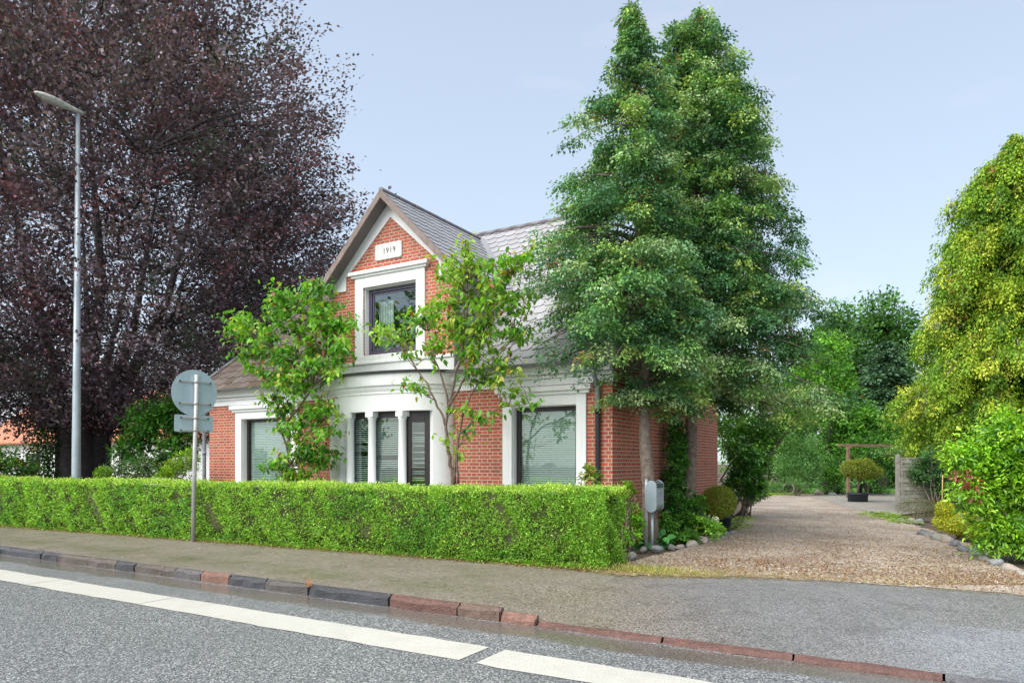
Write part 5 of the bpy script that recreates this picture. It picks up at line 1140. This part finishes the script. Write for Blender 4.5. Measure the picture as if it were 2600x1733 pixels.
m = MB(); m.box(X-.002, X+.004, y0+.03, y0+dep-.03, zc+hh_*.56, zc+hh_*.64); m.build('slot', MAILK, t); m = MB(); m.box(X-.012, X+.004, y0+.03, y0+dep-.03, zc+hh_*.71, zc+hh_*.78); m.build('slot', MAILK, t)
m = MB(); m.prism([(pA.x+x, pz(1246)+z) for x, z in stad(.045, .11)], y0+dep+.002, y0+dep+.012); m.build('back_bracket', LAMPPOLE, t, fix=True)
m = MB()
for i in range(3): m.box(fA.x-.035+i*.022, fA.x-.022+i*.022, y0-.0025, y0-.0005, zc+hh_*.72, zc+hh_*.75)
m.build('name_mark', simple('faded_mark', (.6, .5, .35), .6), t)
# timber fence panel, posts
fp = VG(2062, 1174); fd = -SN*fp.x+CS*fp.y; a = Vector((fp.x, fp.y, 0)); bdir = (RT*.98+FW*.10).normalized()
t = thing('fence_panel', 'grey weathered horizontal board fence panel beside the golden conifer', 'fence', a)
def obox(m, o, u, x0, x1, y0, y1, z0, z1):
    v = Vector((-u.y, u.x, 0)); M = Matrix(((u.x, v.x, 0, o.x), (u.y, v.y, 0, o.y), (0, 0, 1, 0), (0, 0, 0, 1))); m.box(x0, x1, y0, y1, z0, z1, M=M)
ht = (1172-1048)*K*fd/F
for q in (0.0, 1.95, 3.9):
    m = MB(); obox(m, a, bdir, q-.05, q+.05, -.05, .05, -.05, ht+.08); m.build('post', WOOD, t, bevel=.006)
for q in (0.05, 2.0):
    m = MB(); z = .06
    while z < ht-.06:
        k_ = int(z*10) % 2; obox(m, a, bdir, q+.003, q+1.847, (-.035, .0)[k_], (-.018, .018)[k_], z, z+.10); z += .116
    for e_ in (.02, .9, 1.78): obox(m, a, bdir, q+e_, q+e_+.045, -.045, -.03, .05, ht-.05)
    obox(m, a, bdir, q, q+1.85, -.03, .03, ht-.045, ht); m.build('board_panel', WOOD, t)
# pergola beam with its post
bd = 29.0; p0, p1 = VD(1925, 1022, bd), VD(2105, 1023.5, bd+1); t = thing('pergola_beam', 'brown timber beam on a wooden post reaching towards the fence', 'pergola', (p0.x, p0.y, 0)); u = (p1-p0); u.z = 0; L = u.length; u.normalize()
m = MB(); obox(m, Vector((p0.x, p0.y, 0)), u, 0, L, -.04, .04, p0.z-.05, p0.z+.05); m.build('beam', BEAM, t, bevel=.006)
pp = VD(1948, 1022, bd); m = MB(); obox(m, Vector((pp.x, pp.y, 0)), u, -.06, .06, -.05, .05, -.05, p0.z-.052); m.build('post', BEAM, t, bevel=.006)
pp = VD(2085, 1022, bd+.9); m = MB(); obox(m, Vector((pp.x, pp.y, 0)), u, -.06, .06, -.05, .05, -.05, p0.z-.052); m.build('post', BEAM, t, bevel=.006)
# concrete ring lying on its side
rc_ = VG(1812, 1134); rd = -SN*rc_.x+CS*rc_.y; r0 = 13*K*rd/F; t = None; m = MB(); ax_ = Vector((CS, SN, 0))*.45+FW*.9; ax_.normalize(); s_ = Vector((-ax_.y, ax_.x, 0)); n = 28; c0 = Vector((rc_.x, rc_.y, r0))-ax_*.25; vs = []
for off, rr in ((0, r0), (.5, r0), (.5, r0*.80), (0, r0*.80)):
    for k in range(n): a_ = 2*math.pi*k/n; vs.append(c0+ax_*off+s_*math.cos(a_)*rr+Vector((0, 0, math.sin(a_)*rr)))
fs = [(j*n+k, j*n+(k+1) % n, ((j+1) % 4)*n+(k+1) % n, ((j+1) % 4)*n+k) for j in range(4) for k in range(n)]
m.poly(vs, fs); tag(m.build('concrete_ring', CONC, fix=True, bevel=.008), 'short grey concrete pipe ring lying on its side at the far gravel edge', 'concrete pipe')
# garden stake by the rose
sp_ = gbase(2163, 18.0); m = MB(); m.tube([(sp_.x, sp_.y, -.05), (sp_.x+.02, sp_.y, 1.15)], [.014, .012], 8); tag(m.build('bamboo_cane', simple('bamboo', (.55, .33, .13), .6)), 'thin tan bamboo cane stuck in the bed by the fence rose', 'cane')
# neighbour's house behind the beech
nb = thing('neighbour_house', 'white walled house with orange tiled roof seen through the copper beech', 'house', (-46, 26, 0))
m = MB(); wins = [(-52, -50.6, .9, 2.1), (-47, -45.6, .9, 2.1), (-41.5, -40.2, .9, 2.1), (-37.5, -36.4, .9, 2.1)]
wall_grid(m, -58, -33, 0, 2.9, wins, 24, 24.3); m.box(-58, -57.7, 24.31, 31, 0, 2.9); m.box(-33.3, -33, 24.31, 31, 0, 2.9); m.box(-57.69, -33.31, 30.7, 31, 0, 2.9)
m.build('wall', WHITE, nb)
m = MB()
for s in (0, 1):
    m.poly([(-58.5, 23.4 if s == 0 else 31.6, 2.85), (-32.5, 23.4 if s == 0 else 31.6, 2.85), (-32.5, 27.5, 6.2), (-58.5, 27.5, 6.2), (-58.5, 23.4 if s == 0 else 31.6, 2.75), (-32.5, 23.4 if s == 0 else 31.6, 2.75), (-32.5, 27.5, 6.1), (-58.5, 27.5, 6.1)], [(0, 1, 2, 3), (4, 7, 6, 5), (0, 4, 5, 1), (2, 6, 7, 3), (0, 3, 7, 4), (1, 5, 6, 2)])
m.build('roof', TILE, nb)
for a_ in wins:
    m = MB(); m.box(a_[0], a_[1], 24.14, 24.2, a_[2], a_[3]); m.build('window', DARKFR, nb)
m = MB(); m.prism([(-33.2, 2.9), (-32.95, 2.9), (-32.95, 2.95), (-33.2, 2.95)], 24.3, 30.7); m.v = []; m.f = []; m.c = []; m.sm = []
m.poly([(-33, 24, 2.9), (-33, 31, 2.9), (-33, 27.5, 6.05), (-33.2, 24, 2.9), (-33.2, 31, 2.9), (-33.2, 27.5, 6.05)], [(0, 1, 2), (3, 5, 4), (0, 2, 5, 3), (1, 4, 5, 2)]); m.build('gable', WHITE, nb)
